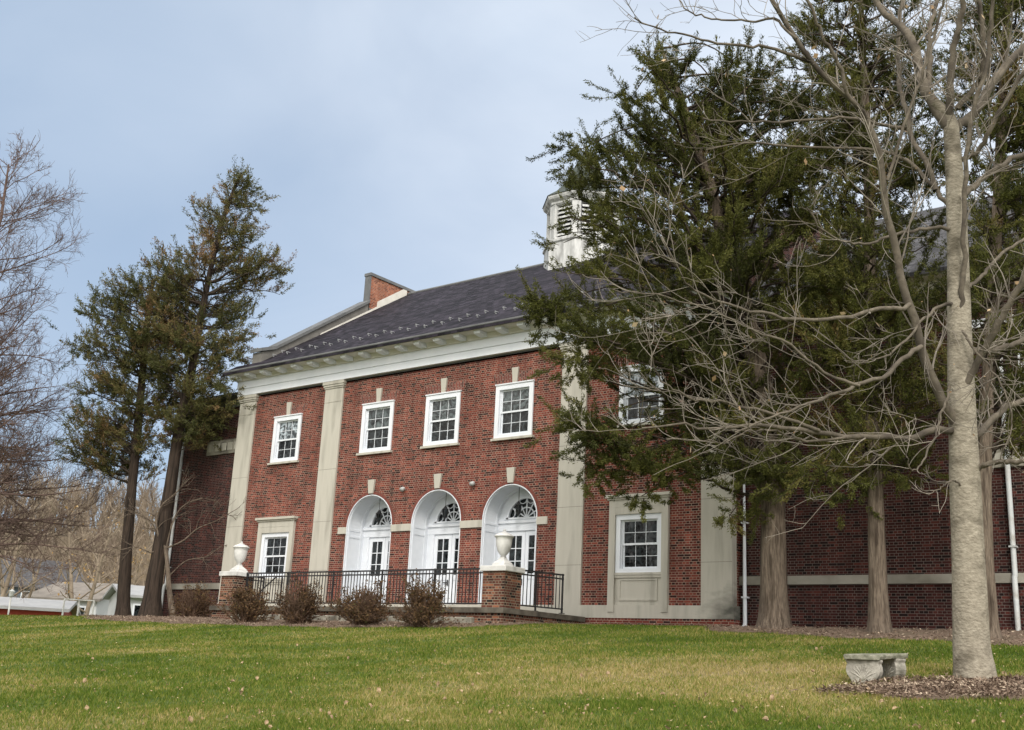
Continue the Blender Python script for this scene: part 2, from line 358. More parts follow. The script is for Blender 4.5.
M['slate'] = slate_mat('purple_grey_slate', (0.006, 0.0055, 0.009), (0.037, 0.032, 0.045))
M['slate_grey'] = slate_mat('grey_slate', (0.035, 0.035, 0.039), (0.095, 0.095, 0.103))
M['lead'] = noisy('grey_coping_metal', (0.10, 0.105, 0.11), (0.17, 0.175, 0.18), 2, 0.55, 0.05)
M['render_grey'] = noisy('grey_parged_wall', (0.115, 0.11, 0.102), (0.19, 0.182, 0.17), 2.5, 0.8, 0.1)
M['guard'] = noisy('dull_zinc', (0.30, 0.31, 0.33), (0.46, 0.47, 0.49), 6, 0.5)
M['flash'] = noisy('pale_flashing_metal', (0.62, 0.60, 0.55), (0.75, 0.73, 0.68), 3, 0.45)
M['copper'] = noisy('dull_green_copper', (0.028, 0.036, 0.033), (0.065, 0.08, 0.072), 2.5, 0.6)
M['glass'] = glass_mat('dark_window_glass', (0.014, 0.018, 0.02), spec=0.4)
M['glass_sky'] = glass_mat('painted_sky_glass', (0.24, 0.28, 0.31), wob=0.15)  # pale sky reflection painted as the pane's base colour
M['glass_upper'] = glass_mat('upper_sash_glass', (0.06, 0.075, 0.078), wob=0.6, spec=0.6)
M['black'] = noisy('black_iron_paint', (0.012, 0.012, 0.013), (0.03, 0.03, 0.032), 5, 0.45, 0, spec=0.5)
M['dark_in'] = noisy('dark_interior', (0.01, 0.01, 0.011), (0.02, 0.02, 0.022), 1, 0.9)
M['galv'] = noisy('grey_pipe_paint', (0.42, 0.45, 0.46), (0.56, 0.58, 0.58), 3, 0.5, c3=(0.36, 0.36, 0.34), sc3=3)
M['bench'] = noisy('cast_stone', (0.25, 0.235, 0.205), (0.46, 0.44, 0.39), 9, 0.9, 0.5, 45, c3=(0.13, 0.125, 0.10), sc3=5)
M['bench_top'] = noisy('mossy_cast_stone', (0.10, 0.105, 0.075), (0.26, 0.255, 0.20), 11, 0.95, 0.6, 45, c3=(0.33, 0.32, 0.27), sc3=7)
# bark
def bark_mat(name, c1, c2, c3, stretch, scale=5.0, bump=0.5, dist=0.03):
    m = noisy(name, c1, c2, scale, 0.9, bump, 14, detail=8, c3=c3, sc3=1.5, stretch=stretch)
    return m
M['bark_pale'] = bark_mat('pale_beige_bark', (0.205, 0.18, 0.14), (0.345, 0.312, 0.252), (0.115, 0.10, 0.075), (1.6, 1.6, 2.3), 9, 1.0)
M['bark_limb'] = bark_mat('backlit_limb_bark', (0.07, 0.058, 0.045), (0.17, 0.146, 0.115), (0.045, 0.037, 0.03), (2, 2, 2), 6, 0.3)  # bark tone darkened to stand for backlit limbs and shaded undersides
M['twig'] = noisy('pale_twig_bark', (0.10, 0.085, 0.072), (0.31, 0.275, 0.232), 1.3, 0.8)
M['bark_cedar'] = bark_mat('grey_brown_shreddy_bark', (0.075, 0.056, 0.042), (0.235, 0.188, 0.145), (0.05, 0.036, 0.026), (8, 8, 0.9), 5, 1.0)
M['bark_cedar_dark'] = bark_mat('dark_brown_shreddy_bark', (0.022, 0.016, 0.012), (0.07, 0.049, 0.037), (0.014, 0.010, 0.008), (7, 7, 0.5), 4, 1.0)
M['twig_dark'] = noisy('dark_brown_branch', (0.03, 0.022, 0.017), (0.075, 0.058, 0.045), 3, 0.9)
M['twig_pink'] = noisy('pinkish_brown_twigs', (0.082, 0.055, 0.047), (0.175, 0.12, 0.103), 1.2, 0.9)
M['twig_far'] = noisy('pale_brown_far_bark', (0.16, 0.125, 0.09), (0.30, 0.245, 0.185), 0.8, 0.9)
M['twig_shrub'] = noisy('red_brown_shrub_stems', (0.075, 0.045, 0.03), (0.17, 0.11, 0.075), 6, 0.9)
M['cedar'] = foliage_mat('olive_green_cedar_sprays', [(0.0, (0.022, 0.026, 0.009)), (0.35, (0.056, 0.064, 0.016)), (0.6, (0.105, 0.112, 0.026)), (0.8, (0.155, 0.145, 0.042)), (1.0, (0.15, 0.085, 0.04))])
M['cedar_brown'] = foliage_mat('browning_cedar_sprays', [(0.0, (0.028, 0.036, 0.014)), (0.35, (0.075, 0.082, 0.027)), (0.6, (0.135, 0.125, 0.045)), (0.8, (0.19, 0.12, 0.058)), (1.0, (0.25, 0.15, 0.075))])
M['shrub'] = foliage_mat('brown_shrub_leaves', [(0.0, (0.035, 0.024, 0.014)), (0.4, (0.09, 0.055, 0.028)), (0.75, (0.17, 0.10, 0.05)), (1.0, (0.10, 0.10, 0.035))])
M['dry_leaf'] = foliage_mat('dry_tan_leaves', [(0.0, (0.20, 0.12, 0.06)), (0.5, (0.38, 0.26, 0.15)), (1.0, (0.60, 0.47, 0.31))], nscale=3)
M['orange_leaf'] = foliage_mat('orange_autumn_leaves', [(0.0, (0.30, 0.17, 0.06)), (0.5, (0.45, 0.28, 0.11)), (1.0, (0.55, 0.40, 0.20))])
M['chips'] = foliage_mat('bark_mulch_chips', [(0.0, (0.07, 0.045, 0.032)), (0.5, (0.19, 0.135, 0.10)), (0.85, (0.32, 0.245, 0.185)), (1.0, (0.50, 0.41, 0.31))], trans=0.05, nscale=2)
M['mulch'] = noisy('brown_mulch', (0.09, 0.06, 0.045), (0.22, 0.16, 0.12), 14, 0.95, 0.9, 50, c3=(0.13, 0.10, 0.07), sc3=2)

def grass_nodes(name, blades):
    m, t, p, n, l = new_mat(name)
    g = n('ShaderNodeNewGeometry')
    a = n('ShaderNodeTexNoise'); a.inputs['Scale'].default_value = 0.33; a.inputs['Detail'].default_value = 6; a.inputs['Roughness'].default_value = 0.62; l(g.outputs['Position'], a.inputs['Vector'])
    # a thin dry patch round the bench and tree
    sx = n('ShaderNodeVectorMath'); sx.operation = 'SUBTRACT'; l(g.outputs['Position'], sx.inputs[0]); sx.inputs[1].default_value = (17.0, -12.6, -1.9)
    sc = n('ShaderNodeVectorMath'); sc.operation = 'MULTIPLY'; l(sx.outputs[0], sc.inputs[0]); sc.inputs[1].default_value = (0.17, 0.33, 0.0)
    ln = n('ShaderNodeVectorMath'); ln.operation = 'LENGTH'; l(sc.outputs[0], ln.inputs[0])
    mr = n('ShaderNodeMapRange'); mr.inputs[1].default_value = 0.1; mr.inputs[2].default_value = 1.1; mr.inputs[3].default_value = 0.24; mr.inputs[4].default_value = 0.0; l(ln.outputs['Value'], mr.inputs[0])
    sm = n('ShaderNodeMath'); l(a.outputs[0], sm.inputs[0]); l(mr.outputs[0], sm.inputs[1])
    last = sm.outputs[0]
    if blades:
        at = n('ShaderNodeAttribute'); at.attribute_name = 'tint'
        ma = n('ShaderNodeMath'); ma.operation = 'MULTIPLY_ADD'; l(at.outputs['Fac'], ma.inputs[0]); ma.inputs[1].default_value = 0.44
        l(last, ma.inputs[2]); mb = n('ShaderNodeMath'); mb.operation = 'SUBTRACT'; l(ma.outputs[0], mb.inputs[0]); mb.inputs[1].default_value = 0.19; last = mb.outputs[0]
    b = n('ShaderNodeTexNoise'); b.inputs['Scale'].default_value = 4.5 if blades else 9.0; b.inputs['Detail'].default_value = 5; l(g.outputs['Position'], b.inputs['Vector'])
    mc = n('ShaderNodeMath'); mc.operation = 'MULTIPLY_ADD'; l(b.outputs[0], mc.inputs[0]); mc.inputs[1].default_value = 0.46; l(last, mc.inputs[2])
    md = n('ShaderNodeMath'); md.operation = 'SUBTRACT'; l(mc.outputs[0], md.inputs[0]); md.inputs[1].default_value = 0.297 if blades else 0.25
    if blades: st = [(0.26, (0.070, 0.118, 0.012)), (0.45, (0.128, 0.182, 0.024)), (0.57, (0.21, 0.23, 0.05)), (0.68, (0.35, 0.285, 0.095)), (0.85, (0.48, 0.40, 0.20))]
    else: st = [(0.28, (0.040, 0.070, 0.014)), (0.5, (0.085, 0.115, 0.026)), (0.62, (0.17, 0.155, 0.06)), (0.8, (0.23, 0.18, 0.10))]
    r = ramp(n, st); l(md.outputs[0], r.inputs[0]); l(r.outputs[0], p.inputs['Base Color'])
    p.inputs['Roughness'].default_value = 0.8; p.inputs['Specular IOR Level'].default_value = 0.15
    if blades:
        tr = n('ShaderNodeBsdfTranslucent'); l(r.outputs[0], tr.inputs[0]); ms = n('ShaderNodeMixShader'); ms.inputs[0].default_value = 0.35
        l(p.outputs[0], ms.inputs[1]); l(tr.outputs[0], ms.inputs[2]); l(ms.outputs[0], t.nodes['Material Output'].inputs[0])
    else:
        bp = n('ShaderNodeBump'); bp.inputs['Strength'].default_value = 0.6; bp.inputs['Distance'].default_value = 0.03; l(b.outputs[0], bp.inputs['Height']); l(bp.outputs[0], p.inputs['Normal'])
    return m
M['ground'] = grass_nodes('lawn_soil', False)
M['grass'] = grass_nodes('lawn_grass', True)
M['hill'] = noisy('brown_wooded_slope', (0.10, 0.078, 0.055), (0.20, 0.16, 0.115), 0.25, 0.95, 0.0, c3=(0.26, 0.19, 0.10), sc3=0.06)

# ------------------------------------------------------------------ ground
def axis_grid(lo, hi, fine_lo, fine_hi, step, grow=1.16):
    a = list(np.arange(fine_lo, fine_hi + 1e-6, step))
    s = step; x = a[0]
    left = []
    while x > lo: s *= grow; x -= s; left.append(max(x, lo))
    s = step; x = a[-1]; right = []
    while x < hi: s *= grow; x += s; right.append(min(x, hi))
    return np.array(left[::-1] + a + right)
gx = axis_grid(-900, 500, -30, 34, 0.5); gy = axis_grid(-400, 900, -34, 4, 0.5)
X, Y = np.meshgrid(gx, gy, indexing='ij'); Z = gz(X, Y)
idx = np.arange(X.size).reshape(X.shape)
Fq = np.stack([idx[:-1, :-1], idx[1:, :-1], idx[1:, 1:], idx[:-1, 1:]], -1).reshape(-1, 4)
gme = np_mesh('ground', np.stack([X, Y, Z], -1).reshape(-1, 3), Fq, smooth=True)
gme.materials.append(M['ground']); gme.materials.append(M['hill'])
cx_ = (X[:-1, :-1] + X[1:, 1:]) / 2; cy_ = (Y[:-1, :-1] + Y[1:, 1:]) / 2
far = (np.hypot(cx_ - 23.5, cy_ + 26.4) > 108).reshape(-1).astype(np.int32)
gme.polygons.foreach_set('material_index', far)
struct(obj('ground', gme))

# ------------------------------------------------------------------ mulch beds
def wob(t, s=0.0): return 0.16 * np.sin(t * 1.9 + s) + 0.09 * np.sin(t * 4.7 + 2 * s) + 0.05 * np.sin(t * 11 + s)
def bed_front(x):
    x = np.asarray(x, float)
    f = np.interp(x, [-17.0, -14.5, -10, -4, 0, 3.5, 5.4, 6.6, 7.6, 10.2, 10.9, 12, 15, 18, 22, 30],
                  [-1.2, -2.6, -5.0, -5.75, -6.0, -5.6, -4.9, -3.3, -0.75, -0.75, -2.2, -4.6, -5.5, -6.3, -6.8, -7.0])
    return f + wob(x, 1.0) * np.clip(np.abs(f) / 4, 0.15, 1)
def bed_mesh():
    xs = np.arange(-17, 30.01, 0.12); ts = np.linspace(0, 1, 26)
    f = bed_front(xs)
    XX = np.repeat(xs[:, None], len(ts), 1); YY = f[:, None] + (0.6 - f[:, None]) * ts[None]
    edge = np.clip((YY - f[:, None]) / 0.25, 0, 1)
    ZZ = gz(XX, YY) + 0.006 + 0.028 * edge + 0.015 * rng.standard_normal(XX.shape) * edge
    i = np.arange(XX.size).reshape(XX.shape)
    q = np.stack([i[:-1, :-1], i[1:, :-1], i[1:, 1:], i[:-1, 1:]], -1).reshape(-1, 4)
    return np_mesh('mulch_bed', np.stack([XX, YY, ZZ], -1).reshape(-1, 3), q, smooth=True)
struct(obj('mulch_bed', bed_mesh(), M['mulch']))
TREE = np.array([19.42, -11.93, -1.72])
RC = np.array([20.25, -12.42])
def ring_rad(a): return 1.0 + 0.10 * np.sin(3 * a + 1) + 0.06 * np.sin(7 * a) + 0.03 * np.sin(13 * a)
def ring_in(x, y, grow=1.0):
    # long axis runs along the picture's width
    d0 = (x - RC[0]) * RH[0] + (y - RC[1]) * RH[1]; d1 = (x - RC[0]) * FH[0] + (y - RC[1]) * FH[1]
    a = np.arctan2(d1 / .92, d0 / 2.35)
    return np.hypot(d0 / 2.35, d1 / .92) < ring_rad(a) * grow
def ring_mesh():
    na, nr = 160, 22
    a = np.linspace(0, 2 * PI, na, endpoint=False); r = np.linspace(0.0, 1, nr)
    A, Rr = np.meshgrid(a, r, indexing='ij'); rr = Rr * ring_rad(A)
    d0 = 2.35 * rr * np.cos(A); d1 = .92 * rr * np.sin(A)
    XX = RC[0] + d0 * RH[0] + d1 * FH[0]; YY = RC[1] + d0 * RH[1] + d1 * FH[1]
    ZZ = gz(XX, YY) + 0.006 + 0.022 * np.clip((1 - Rr) * 5, 0, 1) + 0.012 * rng.standard_normal(XX.shape) * (Rr < 0.95)
    i = np.arange(XX.size).reshape(XX.shape)
    b = np.roll(i, -1, 0)
    q = np.stack([i[:, :-1], b[:, :-1], b[:, 1:], i[:, 1:]], -1).reshape(-1, 4)
    return np_mesh('mulch_ring', np.stack([XX, YY, ZZ], -1).reshape(-1, 3), q, smooth=True)
struct(obj('mulch_ring', ring_mesh(), M['mulch']))

def leaf_quads(P, D, Lh, Wd, tint, side=None):
    """diamond leaves: base P, unit direction D, length, width"""
    P = np.asarray(P); n = len(P)
    if side is None: side = rng.standard_normal((n, 3))
    A = np.cross(D, side); A /= np.linalg.norm(A, axis=1, keepdims=True) + 1e-9
    Lh = np.asarray(Lh)[:, None]; Wd = np.asarray(Wd)[:, None]
    V = np.stack([P, P + D * Lh * 0.45 + A * Wd * 0.5, P + D * Lh, P + D * Lh * 0.55 - A * Wd * 0.5], 1).reshape(-1, 3)
    F = np.arange(n * 4).reshape(n, 4)
    return V, F, np.repeat(tint, 4)
# mulch chips
def chips():
    P = []
    n = 32000
    x = rng.uniform(-16.5, 29, n); f = bed_front(x); y = f - 0.12 + (0.4 - f) * rng.random(n) ** 1.6
    P.append(np.stack([x, y], 1))
    n2 = 13000
    a = rng.uniform(0, 2 * PI, n2); r = np.sqrt(rng.random(n2)) * ring_rad(a) * 1.05 + np.where(rng.random(n2) < .06, rng.random(n2) * .25, 0)
    d0 = 2.35 * r * np.cos(a); d1 = .92 * r * np.sin(a)
    P.append(np.stack([RC[0] + d0 * RH[0] + d1 * FH[0], RC[1] + d0 * RH[1] + d1 * FH[1]], 1))
    P = np.concatenate(P); n = len(P)
    Z = gz(P[:, 0], P[:, 1]) + 0.045 + 0.02 * rng.random(n)
    D = rng.standard_normal((n, 3)); D[:, 2] *= 0.35; D /= np.linalg.norm(D, axis=1, keepdims=True)
    sd_ = np.tile([[0, 0, 1.0]], (n, 1)) + 0.5 * rng.standard_normal((n, 3))
    return leaf_quads(np.column_stack([P, Z]), D, rng.uniform(.02, .085, n), rng.uniform(.010, .026, n), rng.random(n), sd_)
V, F, T_ = chips()
tag(obj('mulch_chips', np_mesh('mulch_chips', V, F, {'tint': T_}), M['chips']), 'brown bark chips and leaf litter covering the planting beds', 'mulch', kind='stuff')

# ------------------------------------------------------------------ grass blades
def grass():
    n = 560000
    d = 8.3 * np.exp(rng.random(n) * math.log(52 / 8.3))
    ang = rng.uniform(-0.56, 0.52, n)
    dx = FH[0] * np.cos(ang) + RH[0] * np.sin(ang); dy = FH[1] * np.cos(ang) + RH[1] * np.sin(ang)
    x = CAM[0] + dx * d; y = CAM[1] + dy * d
    keep = (y < bed_front(np.clip(x, -17, 30)) + rng.uniform(-.15, .12, n)) | (x < -17.0)
    keep &= (y < 1.0) & (x > -30) & ~(ring_in(x, y, 0.97) & (rng.random(n) > 0.012))
    x, y, d = x[keep], y[keep], d[keep]; n = len(x)
    z = gz(x, y) - 0.004
    h = rng.uniform(.024, .06, n) * (0.8 + 0.4 * np.sin(x * 1.7 + 2 * np.sin(y * 1.3)) ** 2); w = .0055 * (d / 11) ** 0.9 * rng.uniform(.7, 1.3, n)
    a = rng.uniform(0, 2 * PI, n); ln = rng.uniform(.1, .9, n) * h
    b = rng.uniform(0, 2 * PI, n)
    P = np.stack([x, y, z], 1); wv = np.stack([np.cos(a), np.sin(a), np.zeros(n)], 1) * w[:, None]
    tip = P + np.stack([np.cos(b) * ln, np.sin(b) * ln, h], 1)
    V = np.stack([P - wv, P + wv, tip], 1).reshape(-1, 3)
    return np_mesh('lawn_grass', V, np.arange(n * 3).reshape(n, 3), {'tint': np.repeat(rng.random(n), 3)})
tag(obj('lawn_grass', grass(), M['grass']), 'short patchy green and straw coloured lawn grass', 'grass', kind='stuff')
def litter():
    n = 5200
    d = 8.5 * np.exp(rng.random(n) * math.log(45 / 8.5)); ang = rng.uniform(-0.55, 0.5, n)
    x = CAM[0] + (FH[0] * np.cos(ang) + RH[0] * np.sin(ang)) * d; y = CAM[1] + (FH[1] * np.cos(ang) + RH[1] * np.sin(ang)) * d
    k = (y < -4.0); x, y = x[k], y[k]; n = len(x)
    D = rng.standard_normal((n, 3)); D[:, 2] = np.abs(D[:, 2]) * .3; D /= np.linalg.norm(D, axis=1, keepdims=True)
    return leaf_quads(np.column_stack([x, y, gz(x, y) + .035]), D, rng.uniform(.012, .04, n), rng.uniform(.008, .022, n), rng.random(n))
V, F, T_ = litter()
tag(obj('leaf_litter', np_mesh('leaf_litter', V, F, {'tint': T_}), M['dry_leaf']), 'tiny scraps of dry leaf strewn through the grass', 'leaf litter', kind='stuff')

# ================================================================== SCHOOL BUILDING
EXEC_BUILDING = True
P1, P2, PW = 10.235, 5.582, 0.916
ZF = 7.70
WC = [(-7.439, 0), (-2.909, 0), (0, 0), (2.909, 0), (7.439, 0)]
AC, AR, ZS = 2.922, 1.032, 2.53
SLAB = -0.33
GR = -1.4
bld = thing('school_building', 'two storey red brick school with white cornice, stone pilasters and three arched doorways', 'building', (0, 0, -0.6))

def wall_grid(mb, x0, x1, z0, z1, holes, y, arches=()):
    xs = sorted({x0, x1, *[h[0] for h in holes], *[h[1] for h in holes], *[a[0] - a[1] for a in arches], *[a[0] + a[1] for a in arches]})
    zs = sorted({z0, z1, *[h[2] for h in holes], *[h[3] for h in holes], *[a[3] for a in arches], *[a[2] + a[1] for a in arches]})
    for i in range(len(xs) - 1):
        for j in range(len(zs) - 1):
            cx, cz = (xs[i] + xs[i + 1]) / 2, (zs[j] + zs[j + 1]) / 2
            if any(h[0] < cx < h[1] and h[2] < cz < h[3] for h in holes): continue
            if any(a[0] - a[1] < cx < a[0] + a[1] and a[3] < cz < a[2] + a[1] for a in arches): continue
            mb.add([(xs[i], y, zs[j]), (xs[i + 1], y, zs[j]), (xs[i + 1], y, zs[j + 1]), (xs[i], y, zs[j + 1])], [(0, 1, 2, 3)])
    for (c, r, zs_, zb) in arches:
        n = 28
        for k in range(n):
            a0 = PI - PI * k / n; a1 = PI - PI * (k + 1) / n
            p0 = (c + r * math.cos(a0), zs_ + r * math.sin(a0)); p1 = (c + r * math.cos(a1), zs_ + r * math.sin(a1))
            mb.add([(p0[0], y, p0[1]), (p1[0], y, p1[1]), (p1[0], y, zs_ + r), (p0[0], y, zs_ + r)], [(0, 1, 2, 3)])
holes = [(c - .70, c + .70, 4.98, 6.64) for c, _ in WC]
holes += [(s * 7.44 - .90, s * 7.44 + .90, -.2, 2.88) for s in (-1, 1)]
mb = MB()
wall_grid(mb, -P1, P1, 0.0, ZF + .35, holes, 0.0, [(s * AC, AR, ZS, SLAB) for s in (-1, 0, 1)])
wall_grid(mb, -P1, P1, -.34, 0.0, [(-P1 + .02, P1 - .02, -.33, -.01)], 0.0, [])
mb2 = MB(); mb2.v, mb2.f = mb.v, mb.f
# side and back walls of the centre block
for s in (-1, 1):
    x = s * P1
    mb2.add([(x, 0, GR), (x, 15.4, GR), (x, 15.4, 8.2), (x, 0, 8.2)], [(0, 1, 2, 3)])
mb2.add([(-P1, 15.4, GR), (P1, 15.4, GR), (P1, 15.4, 8.2), (-P1, 15.4, 8.2)], [(0, 1, 2, 3)])
for o_ in holes:      # brick reveals
    x0, x1, z0, z1 = o_
    mb2.add([(x0, 0, z0), (x0, .3, z0), (x0, .3, z1), (x0, 0, z1), (x1, 0, z0), (x1, .3, z0), (x1, .3, z1), (x1, 0, z1)],
            [(0, 1, 2, 3), (4, 5, 6, 7), (0, 1, 5, 4), (3, 2, 6, 7)])
wall = obj('wall', mb2, M['brick'], bld)
# plinth below the stone base course
mb = MB(); mb.box(-P1 - .02, P1 + .04, -.05, .35, GR, -.345)
obj('plinth', mb, M['brick'], bld)
# dark rooms behind the glass
mb = MB(); mb.box(-P1 + .3, P1 - .3, 1.2, 14.8, -.3, 8.0)
obj('interior', mb, M['dark_in'], bld)
# stone base course
mb = MB()
mb.box(-P1 - .03, P1 + .05, -.067, .3, -.341, 0.0)
obj('base_course', mb, M['stone_damp'], bld)
# pilasters
for s, xc in ((-1, -P1 + PW / 2), (-1, -P2 + PW / 2), (1, P2 - PW / 2), (1, P1 - PW / 2)):
    xc += .02; mb = MB(); w = PW / 2 - .012
    mb.box(xc - w, xc + w, -.07, .2, -.343, 6.93); mb.box(xc - w + .01, xc + w - .01, -.06, .2, 6.93, 6.945)
    mb.box(xc - w, xc + w, -.07, .2, 6.945, 7.44)
    p = obj('pilaster', mb, M['stone_damp'] if xc > 8 else M['stone'], bld, bevel=.008)
    mb = MB()
    mb.box(xc - w - .03, xc + w + .03, -.10, .2, 7.44, 7.50); mb.box(xc - w - .06, xc + w + .06, -.13, .2, 7.50, 7.575); mb.box(xc - w - .09, xc + w + .09, -.155, .2, 7.575, 7.695)
    c = obj('capital', mb, M['stone'], p, world=True, bevel=.01)
    for z in (1.1, 2.75, 4.55):
        mb = MB(); mb.box(xc - w - .001, xc + w + .001, -.0715, -.065, z, z + .008); obj('joint', mb, M['concrete'], p)
    if xc < -8:
        mb = MB(); mb.box(xc - w - .12, xc + w + .02, -.13, .2, -1.2, -.02)
        obj('pedestal_block', mb, M['brick_old'], p)
# water-stained corner is a block of its own on the right (pedestal_block); cornice next
mb = MB()
mb.box(-P1 - .08, P1 + .08, -.16, .3, 7.70, 7.955); mb.box(-P1 - .10, P1 + .10, -.19, .3, 7.958, 8.24)
obj('frieze', mb, M['white'], bld)
mb = MB(); mb.box(-P1 - .03, P1 + .03, -.03, .2, 7.655, 7.70); obj('frieze_shadow_strip', mb, M['lead'], bld)  # dark strip standing in for the shadow line under the frieze
mb = MB()
mb.box(-P1 - .13, P1 + .13, -.24, .3, 8.243, 8.30)
mb.box(-P1 - .2, P1 + .2, -.71, .35, 8.405, 8.455)
mb.prism([(-.24, 8.30), (.3, 8.30), (.3, 8.405), (-.30, 8.405)], 'x', -P1 - .13, P1 + .13)
obj('cornice', mb, M['cornice'], bld)
mb = MB()
mb.prism([(-.715, 8.41), (-.66, 8.405), (-.66, 8.53), (-.80, 8.55), (-.80, 8.50)], 'x', -P1 - .26, P1 + .26)
obj('gutter', mb, M['lead'], bld)
mb = MB(); mb.prism([(-.25, 8.27), (-.50, 8.28), (-.62, 8.31), (-.645, 8.36), (-.645, 8.403), (-.25, 8.403)], 'x', -.125, .125)
mod_me = mb.mesh('modillion'); mod_me.materials.append(M['white'])
xm = -10.17
while xm < 10.3:
    o = obj('modillion', mod_me, None, bld); o.location = Vector((xm, 0, 0)) - bld.location; xm += .8525
# main roof
RY, RZ, EY, EZ = 7.45, 13.87, -.78, 8.52
SL = (RZ - EZ) / (RY - EY)
GX0, GX1 = 9.1, 9.62
def roofz(y): return EZ + SL * (y - EY)
mb = MB()
def roof_slab(x0, x1, y0, y1, th=.12):
    mb.hull8([(x0, y0, roofz(y0) - th), (x1, y0, roofz(y0) - th), (x1, y1, roofz(y1) - th), (x0, y1, roofz(y1) - th),
              (x0, y0, roofz(y0)), (x1, y0, roofz(y0)), (x1, y1, roofz(y1)), (x0, y1, roofz(y1))])
roof_slab(-P1 - .24, P1 + .24, EY, -.22)
roof_slab(-GX0 - .25, GX0 + .25, -.22, RY)
mb.hull8([(-GX0 - .25, RY, RZ - .12), (GX0 + .25, RY, RZ - .12), (GX0 + .25, 15.7, EZ - .12), (-GX0 - .25, 15.7, EZ - .12),
          (-GX0 - .25, RY, RZ), (GX0 + .25, RY, RZ), (GX0 + .25, 15.7, EZ), (-GX0 - .25, 15.7, EZ)])
# short hipped returns beyond the gable parapets
for s in (-1, 1):
    xa, xb = s * GX1, s * (P1 + .24)
    mb.add([(xa, -.22, roofz(-.22)), (xb, -.22, roofz(-.22) - .0), (xb, .9, 8.52), (xa, .9, roofz(.3))], [(0, 1, 2, 3)])
roof = obj('roof', mb, M['slate'], bld)
mb = MB(); mb.tube([(-GX0, RY, RZ + .01), (GX0, RY, RZ + .01)], .07, 8); obj('ridge_cap', mb, M['lead'], roof)
# snow guards
mb = MB()
mb.box(-.015, .015, -.01, .012, 0, .14); mb.bar((0, .20, .02), (0, 0, .135), .022, .014)
mb.box(-.06, .07, -.012, .010, .075, .10); mb.box(-.05, .05, -.012, .010, .015, .035)
sg_me = mb.mesh('snow_guard'); sg_me.materials.append(M['guard'])
xg = -8.9; k = 0
while xg < 9.0:
    for r_, yy in ((0, .22), (1, .62)):
        o = obj('snow_guard', sg_me, None, bld); o.location = Vector((xg + .0 * r_, yy, roofz(yy) - .0)) - bld.location; o.rotation_euler = (math.atan(SL), 0, 0); o.scale = (.62, .8, .85)
    xg += .765
# gable parapets with raised chimney-like centre
for s in (-1, 1):
    a, b = (s * GX0, s * GX1); lo, hi = min(a, b), max(a, b)
    if s > 0: continue
    top = lambda y: roofz(y) + .42
    poly = [(-.2, roofz(-.2) - .4), (-.2, top(-.2) - .02), (.42, top(.15)), (5.15, top(5.15)), (5.15, 12.6), (9.75, 12.6), (9.75, top(5.15)), (14.5, top(.42)), (15.1, top(.15)), (15.1, roofz(-.2) - .4)]
    # gable wall
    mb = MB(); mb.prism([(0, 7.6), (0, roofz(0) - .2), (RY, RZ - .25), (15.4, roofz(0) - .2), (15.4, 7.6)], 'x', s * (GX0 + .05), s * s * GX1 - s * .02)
    obj('gable_wall', mb, M['brick_shaded'], bld)
    mb = MB(); mb.prism(poly, 'x', lo, hi)
    pp = obj('parapet', mb, M['render_grey'], bld)
    # coping follows the rake
    cl, ch = lo - .07, hi + .07
    def cop(y0, z0, y1, z1):
        mb = MB(); mb.hull8([(cl, y0, z0), (ch, y0, z0), (ch, y1, z1), (cl, y1, z1), (cl, y0, z0 + .13), (ch, y0, z0 + .13), (ch, y1, z1 + .13), (cl, y1, z1 + .13)]); obj('coping', mb, M['lead'], pp)
    cop(-.28, top(-.2) - .019, .42, top(.15) + .002); cop(.42, top(.15) + .002, 5.13, top(5.15) + .002)
    cop(9.77, top(5.15) + .002, 14.5, top(.42) + .002)
    if s < 0:
        mb = MB(); lo = hi - .34; mb.box(lo + .03, hi - .03, 5.155, 9.745, 12.3, 14.02)
        ch_ = obj('chimney', mb, M['brick_chimney'], bld)
        mb = MB(); mb.box(lo - .03, hi + .03, 5.08, 9.82, 14.023, 14.15)
        obj('chimney_cap', mb, M['lead'], ch_)
        mb = MB(); mb.box(lo - .0, hi - .0, 5.11, 5.15, 12.4, 14.02); obj('front_sheet', mb, M['lead'], ch_)  # dark grey sheet over the chimney's front face
    xi = s * (GX0 - .014)
    mb = MB(); mb.hull8([(xi, 5.6, roofz(5.6) - .05), (xi + s * .012, 5.6, roofz(5.6) - .05), (xi + s * .012, 7.35, roofz(7.35) - .05), (xi, 7.35, roofz(7.35) - .05),
                         (xi, 5.6, roofz(5.6) + .32), (xi + s * .012, 5.6, roofz(5.6) + .32), (xi + s * .012, 7.35, roofz(7.35) + .36), (xi, 7.35, roofz(7.35) + .36)])
    mb.hull8([(xi, 2.6, roofz(2.6) - .05), (xi + s * .012, 2.6, roofz(2.6) - .05), (xi + s * .012, 5.6, roofz(5.6) - .05), (xi, 5.6, roofz(5.6) - .05),
              (xi, 2.6, roofz(2.6) + .05), (xi + s * .012, 2.6, roofz(2.6) + .05), (xi + s * .012, 5.6, roofz(5.6) + .1), (xi, 5.6, roofz(5.6) + .1)])
    obj('flashing', mb, M['flash'], pp)

